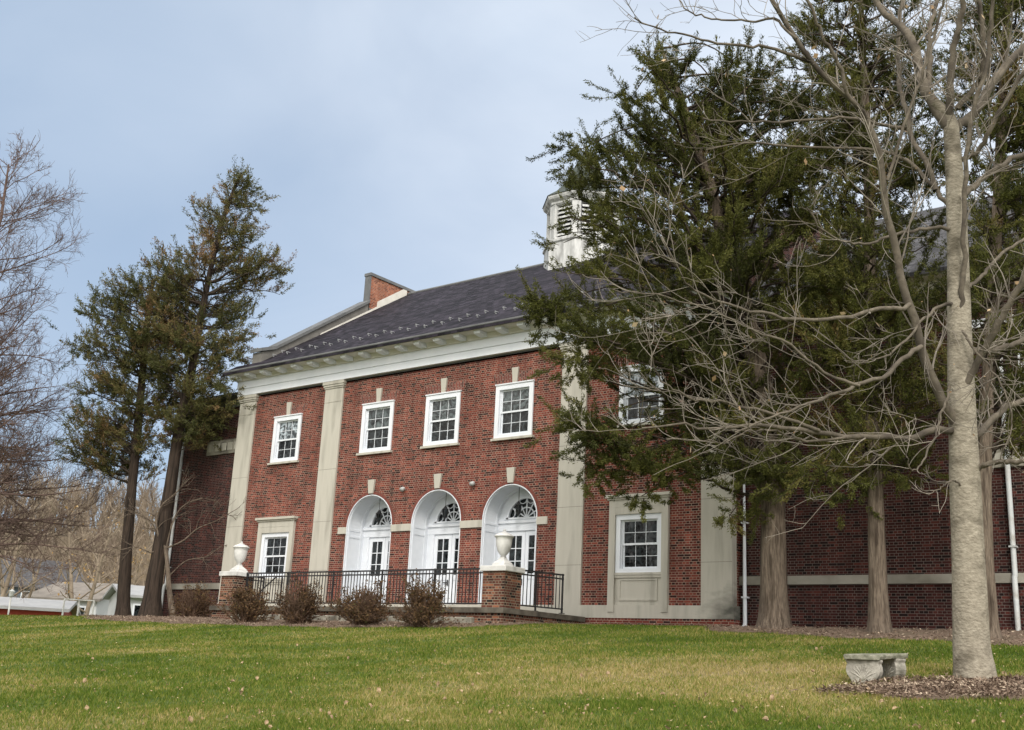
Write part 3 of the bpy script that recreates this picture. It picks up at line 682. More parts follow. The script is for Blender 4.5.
# ---- upper windows
def window_mesh_parts(w, h, casing=.15, sky=False):
    """local frame: x centred, z from 0 at the bottom, wall face at y=0"""
    x = w / 2
    fr = MB()
    fr.box(-x, -x + casing, -.045, .14, .075, h); fr.box(x - casing, x, -.045, .14, .075, h); fr.box(-x + casing, x - casing, -.045, .14, h - casing, h)
    fr.box(-x + casing, x - casing, -.045, .14, .075, .19)
    fr.box(-x + casing, -x + casing + .03, .02, .16, .19, h - casing); fr.box(x - casing - .03, x - casing, .02, .16, .19, h - casing)
    fr.box(-x - .02, x + .02, -.075, .0, h + .003, h + .04)
    xi = x - casing - .03; zb, zt = .19, h - casing; zm = zb + (zt - zb) * .5
    up = MB(); lo = MB(); gu = MB(); gl = MB()
    for m_, g_, z0, z1, y0 in ((up, gu, zm - .025, zt, .045), (lo, gl, zb, zm + .025, .085)):
        r = .045; th = .038
        m_.box(-xi, -xi + r, y0, y0 + th, z0, z1); m_.box(xi - r, xi, y0, y0 + th, z0, z1)
        m_.box(-xi + r, xi - r, y0, y0 + th, z1 - r, z1); m_.box(-xi + r, xi - r, y0, y0 + th, z0, z0 + r + .01)
        for k in (1, 2):
            xx = -xi + r + (2 * xi - 2 * r) * k / 3; m_.box(xx - .008, xx + .008, y0 + .008, y0 + .03, z0 + r + .01, z1 - r)
        zz = (z0 + r + z1 - r) / 2; m_.box(-xi + r, xi - r, y0 + .006, y0 + .028, zz - .008, zz + .008)
        g_.box(-xi + r - .005, xi - r + .005, y0 + .018, y0 + .022, z0 + r, z1 - r + .005)
    sl = MB(); sl.box(-x - .07, x + .07, -.10, .0, 0, .072)
    return fr, up, lo, gu, gl, sl
fr, up, lo, gu, gl, sl = window_mesh_parts(1.453, 1.75)
WM = {k: v.mesh(k) for k, v in dict(frame=fr, sash=up, sash2=lo, pane=gu, pane2=gl, sill=sl).items()}
for k, m_ in (('frame', 'white'), ('sash', 'white'), ('sash2', 'white'), ('pane', 'glass_upper'), ('pane2', 'glass'), ('sill', 'stone')): WM[k].materials.append(M[m_])
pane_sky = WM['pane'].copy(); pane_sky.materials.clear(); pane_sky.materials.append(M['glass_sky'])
lin = MB()
for s in (-1, 1):
    lin.prism([(s * .10, 1.79), (s * .76, 1.79), (s * .93, 2.12), (s * .13, 2.12)], 'y', -.006, .05)
lin_me = lin.mesh('lintel'); lin_me.materials.append(M['brick_soldier'])
ky = MB(); ky.hull8([(-.085, -.05, 1.793), (.085, -.05, 1.793), (.085, .05, 1.793), (-.085, .05, 1.793), (-.125, -.06, 2.27), (.125, -.06, 2.27), (.125, .05, 2.27), (-.125, .05, 2.27)])
key_me = ky.mesh('keystone'); key_me.materials.append(M['stone'])
def place_local(name, me, parent, loc=(0, 0, 0)):
    o = bpy.data.objects.new(name, me); COL.objects.link(o); o.parent = parent; o.location = loc; return o
for i, (c, _) in enumerate(WC):
    w = bpy.data.objects.new('window', WM['frame']); COL.objects.link(w); w.parent = bld; w.location = Vector((c, 0, 4.926)) - bld.location
    place_local('sash', WM['sash'], w); place_local('sash', WM['sash2'], w)
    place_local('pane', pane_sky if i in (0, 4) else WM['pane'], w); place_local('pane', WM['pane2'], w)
    place_local('sill', WM['sill'], w); place_local('lintel', lin_me, w); place_local('keystone', key_me, w)
# ---- lower windows in stone surrounds
fr, up, lo, gu, gl, sl = window_mesh_parts(1.46, 1.66, .14)
W2 = {k: v.mesh(k) for k, v in dict(frame=fr, sash=up, sash2=lo, pane=gu, pane2=gl).items()}
for k, m_ in (('frame', 'white'), ('sash', 'white'), ('sash2', 'white'), ('pane', 'glass'), ('pane2', 'glass')): W2[k].materials.append(M[m_])
sur = MB(); e = .935
sur.box(-e, -.735, -.10, .25, -.18, 2.66); sur.box(.735, e, -.10, .25, -.18, 2.66); sur.box(-.733, .733, -.097, .25, 2.455, 2.658); sur.box(-e, e, -.10, .25, 2.663, 2.86)
sur.box(-e - .05, e + .05, -.14, .2, 2.863, 2.915); sur.box(-e - .10, e + .10, -.19, .2, 2.918, 3.0)
sur.box(-.732, .732, -.03, .25, -.18, .80); sur.box(-.732, .732, -.085, .25, .803, .868)
for b_ in ((-.60, .60, .66, .70), (-.60, .60, .12, .16), (-.60, -.56, .16, .66), (.56, .60, .16, .66)): sur.box(b_[0], b_[1], -.052, -.0, b_[2], b_[3])
sur.box(-.732, .732, -.07, .0, .73, .80)
sur_me = sur.mesh('stone_surround'); sur_me.materials.append(M['stone'])
for s in (-1, 1):
    w = bpy.data.objects.new('window', sur_me); COL.objects.link(w); w.parent = bld; w.location = Vector((s * 7.44, 0, 0)) - bld.location
    f = place_local('frame', W2['frame'], w, (0, .0, .79))
    for nm, k in (('sash', 'sash'), ('sash', 'sash2'), ('pane', 'pane'), ('pane', 'pane2')): place_local(nm, W2[k], w, (0, 0, .79))
# ---- belt course between the arches
mb = MB()
for x0, x1 in ((-AC - AR - .38, -AC - AR), (-AC + AR, -AR), (AR, AC - AR), (AC + AR, AC + AR + .38)):
    mb = MB(); mb.box(x0, x1, -.05, .1, 2.30, 2.525); obj('belt_course', mb, M['stone'], bld, bevel=.006)
# ---- arched entrances
DE = .85
lin2 = MB(); n = 30
prof = [(-AR, SLAB)] + [(AR * math.cos(PI - PI * k / n), ZS + AR * math.sin(PI - PI * k / n)) for k in range(n + 1)] + [(AR, SLAB)]
inn = [(p[0] * .975, (ZS + (p[1] - ZS) * .975) if p[1] > ZS else p[1]) for p in prof]
for k in range(len(prof) - 1):     # lining: thin shell from the wall face to the doors
    p, q, pi_, qi = prof[k], prof[k + 1], inn[k], inn[k + 1]
    lin2.hull8([(pi_[0], -.02, pi_[1]), (qi[0], -.02, qi[1]), (qi[0], DE + .06, qi[1]), (pi_[0], DE + .06, pi_[1]),
                (p[0], -.02, p[1]), (q[0], -.02, q[1]), (q[0], DE + .06, q[1]), (p[0], DE + .06, p[1])])
# raised panel mouldings on jambs and vault
def ring(mbx, r0, r1, y0, y1, a0=0.0, a1=PI, nn=24, zc=ZS, xc=0.0):
    for k in range(nn):
        t0 = a0 + (a1 - a0) * k / nn; t1 = a0 + (a1 - a0) * (k + 1) / nn
        pt = lambda r, t: (xc + r * math.cos(t), zc + r * math.sin(t))
        a, b, c, d = pt(r0, t0), pt(r1, t0), pt(r1, t1), pt(r0, t1)
        mbx.hull8([(a[0], y0, a[1]), (b[0], y0, b[1]), (b[0], y1, b[1]), (a[0], y1, a[1]), (d[0], y0, d[1]), (c[0], y0, c[1]), (c[0], y1, c[1]), (d[0], y1, d[1])])
ri = AR * .975
for y0 in (.05, .62):
    ring(lin2, ri - .02, ri, y0, y0 + .07)
    for s in (-1, 1): lin2.box(min(s * (ri - .02), s * ri), max(s * (ri - .02), s * ri), y0, y0 + .07, SLAB, ZS)
for s in (-1, 1):
    for z in (-.25, 1.0, 1.1, 2.2, 2.42): lin2.box(min(s * (ri - .018), s * ri), max(s * (ri - .018), s * ri), .12, .62, z, z + .06)
    for t in (.25, .5, .75):
        pass
# back frame
lin2.box(-ri, -.73, DE - .06, DE + .06, SLAB, 2.35); lin2.box(.73, ri, DE - .06, DE + .06, SLAB, 2.35)
lin2.box(-ri, ri, DE - .07, DE + .06, 2.27, 2.66); lin2.box(-ri, ri, DE - .12, DE - .07, 2.50, 2.58)
ring(lin2, .66, ri, DE - .06, DE + .06, zc=2.60); ring(lin2, .64, .72, DE - .10, DE - .06, zc=2.60)
lin2.box(-.80, .80, DE - .10, DE - .06, 2.62, 2.67)
lining_me = lin2.mesh('entrance'); lining_me.materials.append(M['white'])
fan = MB(); fz_ = 2.66
ring(fan, .03, .075, DE - .03, DE + .01, zc=fz_); ring(fan, .30, .335, DE - .03, DE + .01, zc=fz_)
for k in range(1, 6):
    a = PI * k / 6; fan.bar((.06 * math.cos(a), DE - .01, fz_ + .06 * math.sin(a)), (.655 * math.cos(a), DE - .01, fz_ + .655 * math.sin(a)), .035, .022, up=(0, 1, 0))
for k in range(6):      # scallops under the rim
    a = PI * (k + .5) / 6; xc, zc = .60 * math.cos(a), fz_ + .60 * math.sin(a)
    ring(fan, .135, .155, DE - .03, DE + .008, a + PI * .55, a + PI * 1.45, 10, zc, xc)
fan_me = fan.mesh('fanlight'); fan_me.materials.append(M['white'])
fg = MB(); fg.prism([(.665 * math.cos(PI * k / 24), fz_ + .665 * math.sin(PI * k / 24)) for k in range(25)], 'y', DE + .012, DE + .03)
fg_me = fg.mesh('glass'); fg_me.materials.append(M['glass'])
def leaf(s):
    m_ = MB(); g = MB(); x0, x1 = (.008, .728); X_ = lambda a, b: (min(s * a, s * b), max(s * a, s * b))
    y0, y1 = DE - .02, DE + .03; zb, zt = SLAB + .02, 2.268
    gx0, gx1, gz0, gz1 = .13, .60, .98, 2.12
    m_.box(*X_(x0, gx0), y0, y1, zb, zt); m_.box(*X_(gx1, x1), y0, y1, zb, zt)
    m_.box(*X_(gx0, gx1), y0, y1, gz1, zt); m_.box(*X_(gx0, gx1), y0, y1, .82, gz0); m_.box(*X_(gx0, gx1), y0, y1, zb, zb + .2)
    m_.box(*X_(gx0, gx1), y0 + .022, y1 - .005, zb + .2, .82); m_.box(*X_(gx0 + .07, gx1 - .07), y0 + .008, y0 + .022, zb + .27, .75)
    xm = (gx0 + gx1) / 2; m_.box(*X_(xm - .012, xm + .012), y0 + .004, y1, gz0, gz1)
    for k in (1, 2):
        z = gz0 + (gz1 - gz0) * k / 3; m_.box(*X_(gx0, gx1), y0 + .005, y1 - .001, z - .012, z + .012)
    g.box(*X_(gx0 - .003, gx1 + .003), y0 + .028, y0 + .034, gz0 - .003, gz1 + .003)
    return m_, g
LEAF = []
for s in (-1, 1):
    m_, g = leaf(s); a = m_.mesh('door'); a.materials.append(M['white']); b = g.mesh('glass'); b.materials.append(M['glass']); LEAF.append((s, a, b))
hd = MB(); hd.box(-.18, .0, -.05, -.012, .0, .03); hd.box(-.04, .0, -.035, -.005, -.08, .1)
hd_me = hd.mesh('handle'); hd_me.materials.append(M['black'])
ar_mort = MB(); ar_b = MB()
ring(ar_mort, AR + .004, AR + .12, -.004, .02, nn=40)
nb = 46
for k in range(nb):
    a0 = PI * (k + .09) / nb; a1 = PI * (k + .91) / nb
    for (r0, r1) in ((AR + .012, AR + .112),): ring(ar_b, r0, r1, -.010, -.003, a0, a1, 1)
arm_me = ar_mort.mesh('arch_bricks'); arm_me.materials.append(M['concrete'])
M['brick_plain'] = noisy('arch_brick_red', (0.10, 0.03, 0.025), (0.26, 0.075, 0.055), 9, 0.85, 0.2, 60)
arb_me = ar_b.mesh('arch_bricks'); arb_me.materials.append(M['brick_plain'])
ky = MB(); ky.hull8([(-.10, -.06, 3.60), (.10, -.06, 3.60), (.10, .05, 3.60), (-.10, .05, 3.60), (-.155, -.075, 4.06), (.155, -.075, 4.06), (.155, .05, 4.06), (-.155, .05, 4.06)])
ak_me = ky.mesh('keystone'); ak_me.materials.append(M['stone'])
for i in (-1, 0, 1):
    e_ = bpy.data.objects.new('entrance', lining_me); COL.objects.link(e_); e_.parent = bld; e_.location = Vector((i * AC, 0, 0)) - bld.location
    place_local('fanlight', fan_me, e_); place_local('glass', fg_me, e_)
    for s, a, b in LEAF:
        d_ = place_local('door', a, e_)
        place_local('glass', b, e_)
    place_local('handle', hd_me, e_, (-.05, DE - .02, .72))
    place_local('arch_mortar', arm_me, e_); place_local('arch_bricks', arb_me, e_); place_local('keystone', ak_me, e_)
    th = MB(); th.box(-ri, ri, -.02, DE + .2, SLAB - .05, SLAB + .015); th_me = th.mesh('threshold'); th_me.materials.append(M['stone']); place_local('threshold', th_me, e_)

# ---- wings
def wing(x0, x1, ridge, eave=7.9, yb=15.0):
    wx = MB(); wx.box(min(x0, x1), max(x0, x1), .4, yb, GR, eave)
    obj('wing_wall', wx, M['brick_shaded'], bld)
    s = 1 if x1 > x0 else -1
    lo, hi = min(x0, x1), max(x0, x1)
    wb = MB(); wb.box(lo + (.003 if s > 0 else -.03), hi + (.03 if s > 0 else -.003), .33, .5, .55, .765); obj('wing_belt_course', wb, M['stone_grey'], bld)
    we = MB(); we.box(lo, hi + (.1 if s > 0 else 0), .30, .6, eave - .28, eave - .003); we.box(lo - (.25 if s < 0 else 0), hi + (.25 if s > 0 else 0), -.05, .6, eave, eave + .12)
    obj('wing_eave', we, M['cornice'] if s > 0 else M['lead'], bld)
    wr = MB(); ya, yr = -.15, 7.7
    A0, A1 = lo - (.3 if s < 0 else 0), hi + (.3 if s > 0 else 0)
    z0 = eave + .13
    wr.prism([(ya, z0), (yr, ridge), (yb + .6, z0), (yb + .6, z0 - .1), (yr, ridge - .12), (ya, z0 - .1)], 'x', A0, A1)
    obj('wing_roof', wr, M['slate_grey'], bld)
    wg = MB(); wg.prism([(.4, eave + .0), (yr, ridge - .2), (yb, eave + .0)], 'x', (hi - .25) if s > 0 else lo + .05, (hi - .05) if s > 0 else lo + .25); obj('wing_gable', wg, M['brick_shaded'], bld)
wing(P1, 27.0, 13.0)
wing(-P1, -14.25, 9.6, eave=7.75)
# carved stone panels on the wing walls
for x0, x1, z0, z1 in ((-12.45, -10.35, 5.66, 6.22), (16.2, 18.0, 3.15, 3.62)):
    mb = MB(); mb.box(x0, x1, .34, .45, z0, z1)
    p = obj('stone_panel', mb, M['stone_stained'], bld, bevel=.01)
    mb = MB(); n = 5
    for k in range(n): mb.box(x0 + .12 + (x1 - x0 - .2) * k / n, x0 + .12 + (x1 - x0 - .2) * (k + .75) / n, .325, .345, z0 + .13, z1 - .13)
    obj('relief', mb, M['stone'], p, bevel=.01)
# windows on the right wing
for xw in (16.75,):
    w = bpy.data.objects.new('window', WM['frame']); COL.objects.link(w); w.parent = bld; w.location = Vector((xw, .4, 4.95)) - bld.location
    for nm, k in (('sash', 'sash'), ('sash', 'sash2'), ('pane', 'pane2'), ('sill', 'sill')): place_local(nm, WM[k], w)
    place_local('pane', WM['pane2'], w)
# downspouts
def downspout(pts, r, mat):
    mb = MB(); mb.tube(pts, r, 10); o = obj('downspout', mb, mat, bld, smooth=True)
    for p, q in zip(pts[:-1], pts[1:]):
        if abs(q[2] - p[2]) > 2:
            for z in np.arange(min(p[2], q[2]) + .6, max(p[2], q[2]), 1.9):
                b = MB(); b.box(p[0] - r - .02, p[0] + r + .02, p[1] - r - .01, p[1] + .12, z, z + .04); obj('bracket', b, mat, o)
zg = float(gz(10.5, .1))
downspout([(10.42, .29, 7.7), (10.42, .29, zg + .22), (10.43, .24, zg + .12), (10.47, .05, zg + .06), (10.5, -.1, zg + .05)], .055, M['white'])
downspout([(16.95, .30, 7.7), (16.95, .30, .72), (16.95, .24, .66), (16.95, .24, zg + .05), (16.97, .0, zg + .04)], .06, M['galv'])
downspout([(-13.95, .31, 7.5), (-13.95, .31, .78), (-13.95, .25, .70), (-13.98, .25, .60), (-13.98, .25, -.45), (-14.1, .0, -.52)], .055, M['galv'])
# ---- cupola
CX, CY, DZ = 0.13, RY, -.95
class CB(MB):      # octagonal stages
    def oct(s, prof): return s.lathe([(r, z + DZ) for r, z in prof], (CX, CY, 0), 8, PI / 8)
R8 = PI / 8
cup = CB(); cup.oct([(1.56, 13.0), (1.56, 14.95), (1.63, 15.0), (1.63, 15.08), (1.50, 15.14)])
cup.oct([(1.50, 15.14), (1.50, 15.18), (1.33, 15.183), (1.33, 16.7)])
for k in range(8):
    a = 2 * PI * k / 8 + R8; ca, sa = math.cos(a), math.sin(a)
    c = np.array([CX + 1.38 * ca, CY + 1.38 * sa])
    pp = [(c[0] + p[0] * ca - p[1] * sa, c[1] + p[0] * sa + p[1] * ca) for p in [(-.16, -.17), (.08, -.17), (.08, .17), (-.16, .17)]]
    cup.prism(pp, 'z', 15.184 + DZ, 16.56 + DZ)
cup.oct([(1.46, 16.55), (1.52, 16.6), (1.52, 16.68), (1.64, 16.78), (1.68, 16.86), (1.68, 16.93)])
cu = obj('cupola', cup, M['white_old'], bld)
cr_ = CB(); cr_.oct([(1.72, 16.933), (1.6, 17.03), (1.3, 17.25), (1.0, 17.6), (.72, 18.1), (.46, 18.6), (.25, 19.0), (.14, 19.12), (.14, 19.2), (.05, 19.3), (.03, 19.7), (.01, 19.9)])
obj('cupola_roof', cr_, M['copper'], cu)
for k in range(8):
    a = 2 * PI * k / 8; lv = MB(); ca, sa = math.cos(a), math.sin(a); rr = 1.33 * math.cos(R8)
    def pt(rad_, t, zz): return (CX + rad_ * ca - t * sa, CY + rad_ * sa + t * ca, zz + DZ)
    for j in range(7):
        z = 15.26 + j * .18
        lv.hull8([pt(rr + .01, -.32, z + .10), pt(rr + .10, -.32, z), pt(rr + .10, .32, z), pt(rr + .01, .32, z + .10),
                  pt(rr + .01, -.32, z + .135), pt(rr + .10, -.32, z + .045), pt(rr + .10, .32, z + .045), pt(rr + .01, .32, z + .135)])
    obj('louver', lv, M['white_old'], cu)
    dk = MB(); dk.hull8([pt(rr + .002, -.36, 15.2), pt(rr + .006, -.36, 15.2), pt(rr + .006, .36, 15.2), pt(rr + .002, .36, 15.2), pt(rr + .002, -.36, 16.52), pt(rr + .006, -.36, 16.52), pt(rr + .006, .36, 16.52), pt(rr + .002, .36, 16.52)])
    obj('louver_back', dk, M['dark_in'], cu)

# ================================================================== terrace, pedestals, urns, railings
ter = thing('terrace', 'raised brick entrance terrace with a stained concrete slab in front of the arches', 'terrace', (0, -2.0, -.7))
out_ = [(-5.75, -.16), (-5.75, -3.86), (5.86, -3.86), (5.86, -.16)]
ins = [(-5.68, -.17), (-5.68, -3.78), (5.79, -3.78), (5.79, -.17)]
mb = MB(); mb.prism(ins, 'z', GR, SLAB - .145); obj('brick_base', mb, M['brick_old'], ter)
mb = MB(); mb.prism(out_, 'z', SLAB - .142, SLAB); obj('slab', mb, M['concrete'], ter, bevel=.012)
mb = MB(); mb.box(-4.6, 4.9, -3.93, -3.785, GR, -.58); obj('concrete_footing', mb, M['stone_stained'], ter, bevel=.02)
def pedestal(xc, label):
    t = thing('brick_pedestal', label, 'pedestal', (xc, -3.4, SLAB), 'brick pedestals on the terrace')
    mb = MB(); mb.box(xc - .355, xc + .355, -3.76, -3.05, SLAB + .002, .575); obj('brick_pier', mb, M['brick_old'], t)
    mb = MB(); mb.box(xc - .42, xc + .42, -3.825, -2.985, .578, .72); obj('stone_cap', mb, M['white_worn'], t, bevel=.02)
pedestal(5.43, 'brick pedestal with white cap beside the right arched doorway'); pedestal(-5.08, 'brick pedestal with white cap near the left corner pilaster')
def urn(xc, label):
    yc = -3.405
    t = thing('lidded_urn', label, 'urn', (xc, yc, .72), 'white lidded urns')
    c = (xc, yc, .722)
    mb = MB(); mb.box(xc - .20, xc + .20, yc - .20, yc + .20, .722, .79); mb.lathe([(.255, .07), (.245, .10), (.17, .15), (.11, .20), (.08, .26)], c, 4, PI / 4)
    obj('plinth', mb, M['white_worn'], t, bevel=.01)
    mb = MB(); mb.lathe([(.08, .25), (.06, .285), (.085, .30), (.10, .32), (.16, .40), (.195, .53), (.21, .66), (.21, .72), (.225, .735), (.235, .76)], c, 32); obj('bowl', mb, M['white_worn'], t, smooth=True)
    mb = MB(); mb.lathe([(.255, .763), (.255, .79), (.19, .835), (.10, .875), (.05, .905), (.03, .92), (.038, .94), (.018, .97)], c, 32); obj('lid', mb, M['white_worn'], t, smooth=True)
urn(5.43, 'white lidded urn on the brick pedestal in front of the right arch'); urn(-5.08, 'white lidded urn on the brick pedestal beside the left corner pilaster')
def railing(pts, label, zt=.685, posts=(), sp=.118):
    t = thing('iron_railing', label, 'railing', (pts[0][0], pts[0][1], SLAB), 'black iron railings of the terrace')
    p, q = np.array(pts[0]), np.array(pts[-1]); d = q - p; Ln = np.linalg.norm(d); d /= Ln
    P3 = lambda s_, z: (p[0] + d[0] * s_, p[1] + d[1] * s_, z)
    for nm, z, w, h in (('top_rail', zt, .06, .04), ('middle_rail', zt - .105, .045, .035), ('bottom_rail', SLAB + .12, .045, .035)):
        mb = MB(); mb.bar(P3(0, z), P3(Ln, z), w, h); obj(nm, mb, M['black'], t)
    mb = MB(); mb.box(-.009, .009, -.009, .009, SLAB + .138, zt - .022); bm_ = mb.mesh('baluster'); bm_.materials.append(M['black'])
    nb = int(Ln / sp)
    for k in range(1, nb):
        o = bpy.data.objects.new('baluster', bm_); COL.objects.link(o); o.parent = t; o.location = Vector(P3(Ln * k / nb, 0)) - t.location
        o.rotation_euler = (0, 0, math.atan2(d[1], d[0]))
    for s_ in posts:
        mb = MB(); x, y, _ = P3(s_ * Ln, 0); mb.box(x - .02, x + .02, y - .02, y + .02, SLAB + .002, zt + .03); mb.box(x - .06, x + .06, y - .06, y + .06, SLAB + .001, SLAB + .016)
        obj('post', mb, M['black'], t)
railing([(-4.70, -3.4), (5.06, -3.4)], 'long black iron railing between the two brick pedestals', posts=(.006, .2, .4, .6, .8, .994))
railing([(5.60, -3.04), (5.98, -1.45)], 'short black iron railing right of the right brick pedestal', posts=(.02, .42, .985))
railing([(-5.5, -3.04), (-5.6, -1.9)], 'short black iron railing left of the left brick pedestal', posts=(.02, .985))
hr = thing('stair_handrail', 'sloping black handrail behind the railing near the left window', 'handrail', (-5.4, -1.9, SLAB))
mb = MB(); mb.tube([(-4.6, -2.0, .72), (-4.9, -2.0, .72), (-5.7, -1.9, .30), (-5.8, -1.9, .1)], .022, 8); obj('rail', mb, M['black'], hr, smooth=True)
for x, z in ((-4.65, .70), (-5.75, .2)):
    mb = MB(); mb.box(x - .02, x + .02, -2.0, -1.96, SLAB + .002, z); obj('post', mb, M['black'], hr)
# ---- hanging lanterns and flood lights
for i, where in ((-1, 'left'), (0, 'middle'), (1, 'right')):
    x = i * AC; y = .42
    t = thing('hanging_lantern', f'black glass lantern hanging in the {where} arched doorway', 'lantern', (x, y, ZS + .9), 'lanterns hanging in the arches')
    mb = MB(); mb.tube([(x, y, ZS + 1.0), (x, y, 3.12)], .009, 6); obj('chain', mb, M['black'], t)
    mb = MB(); mb.lathe([(.015, 3.12), (.035, 3.08), (.07, 3.03), (.11, 3.0), (.11, 2.985)], (x, y, 0), 6); mb.lathe([(.07, 2.74), (.025, 2.70), (.01, 2.65)], (x, y, 0), 6)
    for k in range(6):
        a = 2 * PI * k / 6; mb.bar((x + .098 * math.cos(a), y + .098 * math.sin(a), 2.985), (x + .07 * math.cos(a), y + .07 * math.sin(a), 2.74), .013, .013)
    obj('cage', mb, M['black'], t)
    mb = MB(); mb.lathe([(.058, 2.745), (.085, 2.98)], (x, y, 0), 6); obj('glass_shade', mb, M['glass'], t)
for x, where in ((-1.46, 'between the left and middle arches'), (1.46, 'between the middle and right arches')):
    t = thing('flood_light', f'small grey flood light on the brick wall {where}', 'wall light', (x, 0, 3.66), 'flood lights above the arches')
    mb = MB(); mb.lathe([(.055, 0), (.055, .03)], (0, 0, 0), 12)
    me = mb.mesh('wall_plate'); me.transform(Matrix.Rotation(PI / 2, 4, 'X')); me.transform(Matrix.Translation((x, -.002, 3.66))); obj('wall_plate', me, M['galv'], t)
    mb = MB(); mb.lathe([(.03, 0), (.06, .05), (.075, .13), (.08, .15)], (0, 0, 0), 16)
    me = mb.mesh('lamp_head'); me.transform(Matrix.Rotation(rad(125), 4, 'X')); me.transform(Matrix.Translation((x + .04, -.04, 3.70))); obj('lamp_head', me, M['galv'], t, smooth=True)
    mb = MB(); mb.tube([(x, -.02, 3.66), (x + .04, -.08, 3.68)], .015, 6); obj('arm', mb, M['black'], t)

# ================================================================== garden bench
def bench():
    # near leg and far leg positions; the seat is an arc that bows away to the left
    a = ground_hit(861, 684); b = ground_hit(892, 677.5)
    a = np.array([18.36, -12.76]); b = np.array([18.50, -12.24])
    t = thing('garden_bench', 'curved cast stone bench on two carved legs beside the bare tree', 'bench', gpt(*((a + b) / 2)))
    za, zb_ = float(gz(*a)) - .03, float(gz(*a)) + .005
    base = (za + zb_) / 2
    # arc centre to the right of the chord
    ch = b - a; ln = np.linalg.norm(ch); ch /= ln; nrm = np.array([ch[1], -ch[0]])
    Rr = .80; mid = (a + b) / 2; cen = mid + nrm * math.sqrt(Rr ** 2 - (ln / 2) ** 2)
    a0 = math.atan2(*(a - cen)[::-1]); a1 = math.atan2(*(b - cen)[::-1])
    while a1 - a0 > PI: a1 -= 2 * PI
    while a1 - a0 < -PI: a1 += 2 * PI
    ext = .16 * np.sign(a1 - a0)
    mb = MB(); n = 20; hw = .205; zt = .375
    prof = [(-hw, .0), (-hw - .012, -.02), (-hw, -.06), (hw, -.06), (hw + .012, -.02), (hw, .0)]
    vs = []; fs = []
    for k in range(n + 1):
        an = a0 - ext + (a1 - a0 + 2 * ext) * k / n; r_ = np.array([math.cos(an), math.sin(an)])
        zz_ = za + (zb_ - za) * ((-ext * np.sign(ext) + (k / n) * (abs(a1 - a0) + 2 * abs(ext))) / abs(a1 - a0))
        for (dr, dz) in prof:
            p = cen + r_ * (Rr + dr); vs.append((p[0], p[1], zz_ + zt + dz))
    m = len(prof)
    for k in range(n):
        for j in range(m): fs.append((k * m + j, k * m + (j + 1) % m, (k + 1) * m + (j + 1) % m, (k + 1) * m + j))
    fs += [tuple(range(m)), tuple(range(n * m + m - 1, n * m - 1, -1))]
    mb.add(vs, fs); obj('seat', mb, M['bench_top'], t, bevel=.008)
    # leg outline (width across the seat) with scroll feet
    half = [(.205, .365), (.205, .335), (.185, .31), (.20, .27), (.205, .22), (.19, .17), (.155, .12), (.135, .085), (.15, .06), (.185, .05), (.195, .025), (.185, .0)]
    outl = [(-x, z) for x, z in half][::-1][::-1]
    poly = [(x, z) for x, z in half] + [(-x, z) for x, z in half[::-1]]
    for an in (a0, a1):
        r_ = np.array([math.cos(an), math.sin(an)]); tn = np.array([-r_[1], r_[0]]); c = cen + r_ * Rr
        zb = (za if an == a0 else zb_) - .03
        mb = MB()
        n_ = len(poly); vs = []
        for s in (-.075, .075):
            for x, z in poly: vs.append((c[0] + r_[0] * x + tn[0] * s, c[1] + r_[1] * x + tn[1] * s, zb + z * .95))
        fs = [tuple(range(n_)), tuple(range(2 * n_ - 1, n_ - 1, -1))] + [(i, n_ + i, n_ + (i + 1) % n_, (i + 1) % n_) for i in range(n_)]
        mb.add(vs, fs); lg = obj('leg', mb, M['bench'], t, bevel=.012)
        for s in (-1, 1):   # scroll relief on both faces
            rl = MB()
            for q in np.linspace(-1, 1, 9):      # fan of leaves
                pts = [(0, .10)]
                for w_ in (.35, .7, 1.0): pts.append((q * (.04 + .12 * w_) * w_, .10 + .20 * w_ * (1 - .45 * q * q)))
                rl.tube([(c[0] + r_[0] * lx + tn[0] * s * .076, c[1] + r_[1] * lx + tn[1] * s * .076, zb + lz * .95) for lx, lz in pts], [.004, .009, .010, .004], 6)
            obj('leaf_relief', rl, M['bench'], lg, smooth=True)
bench()

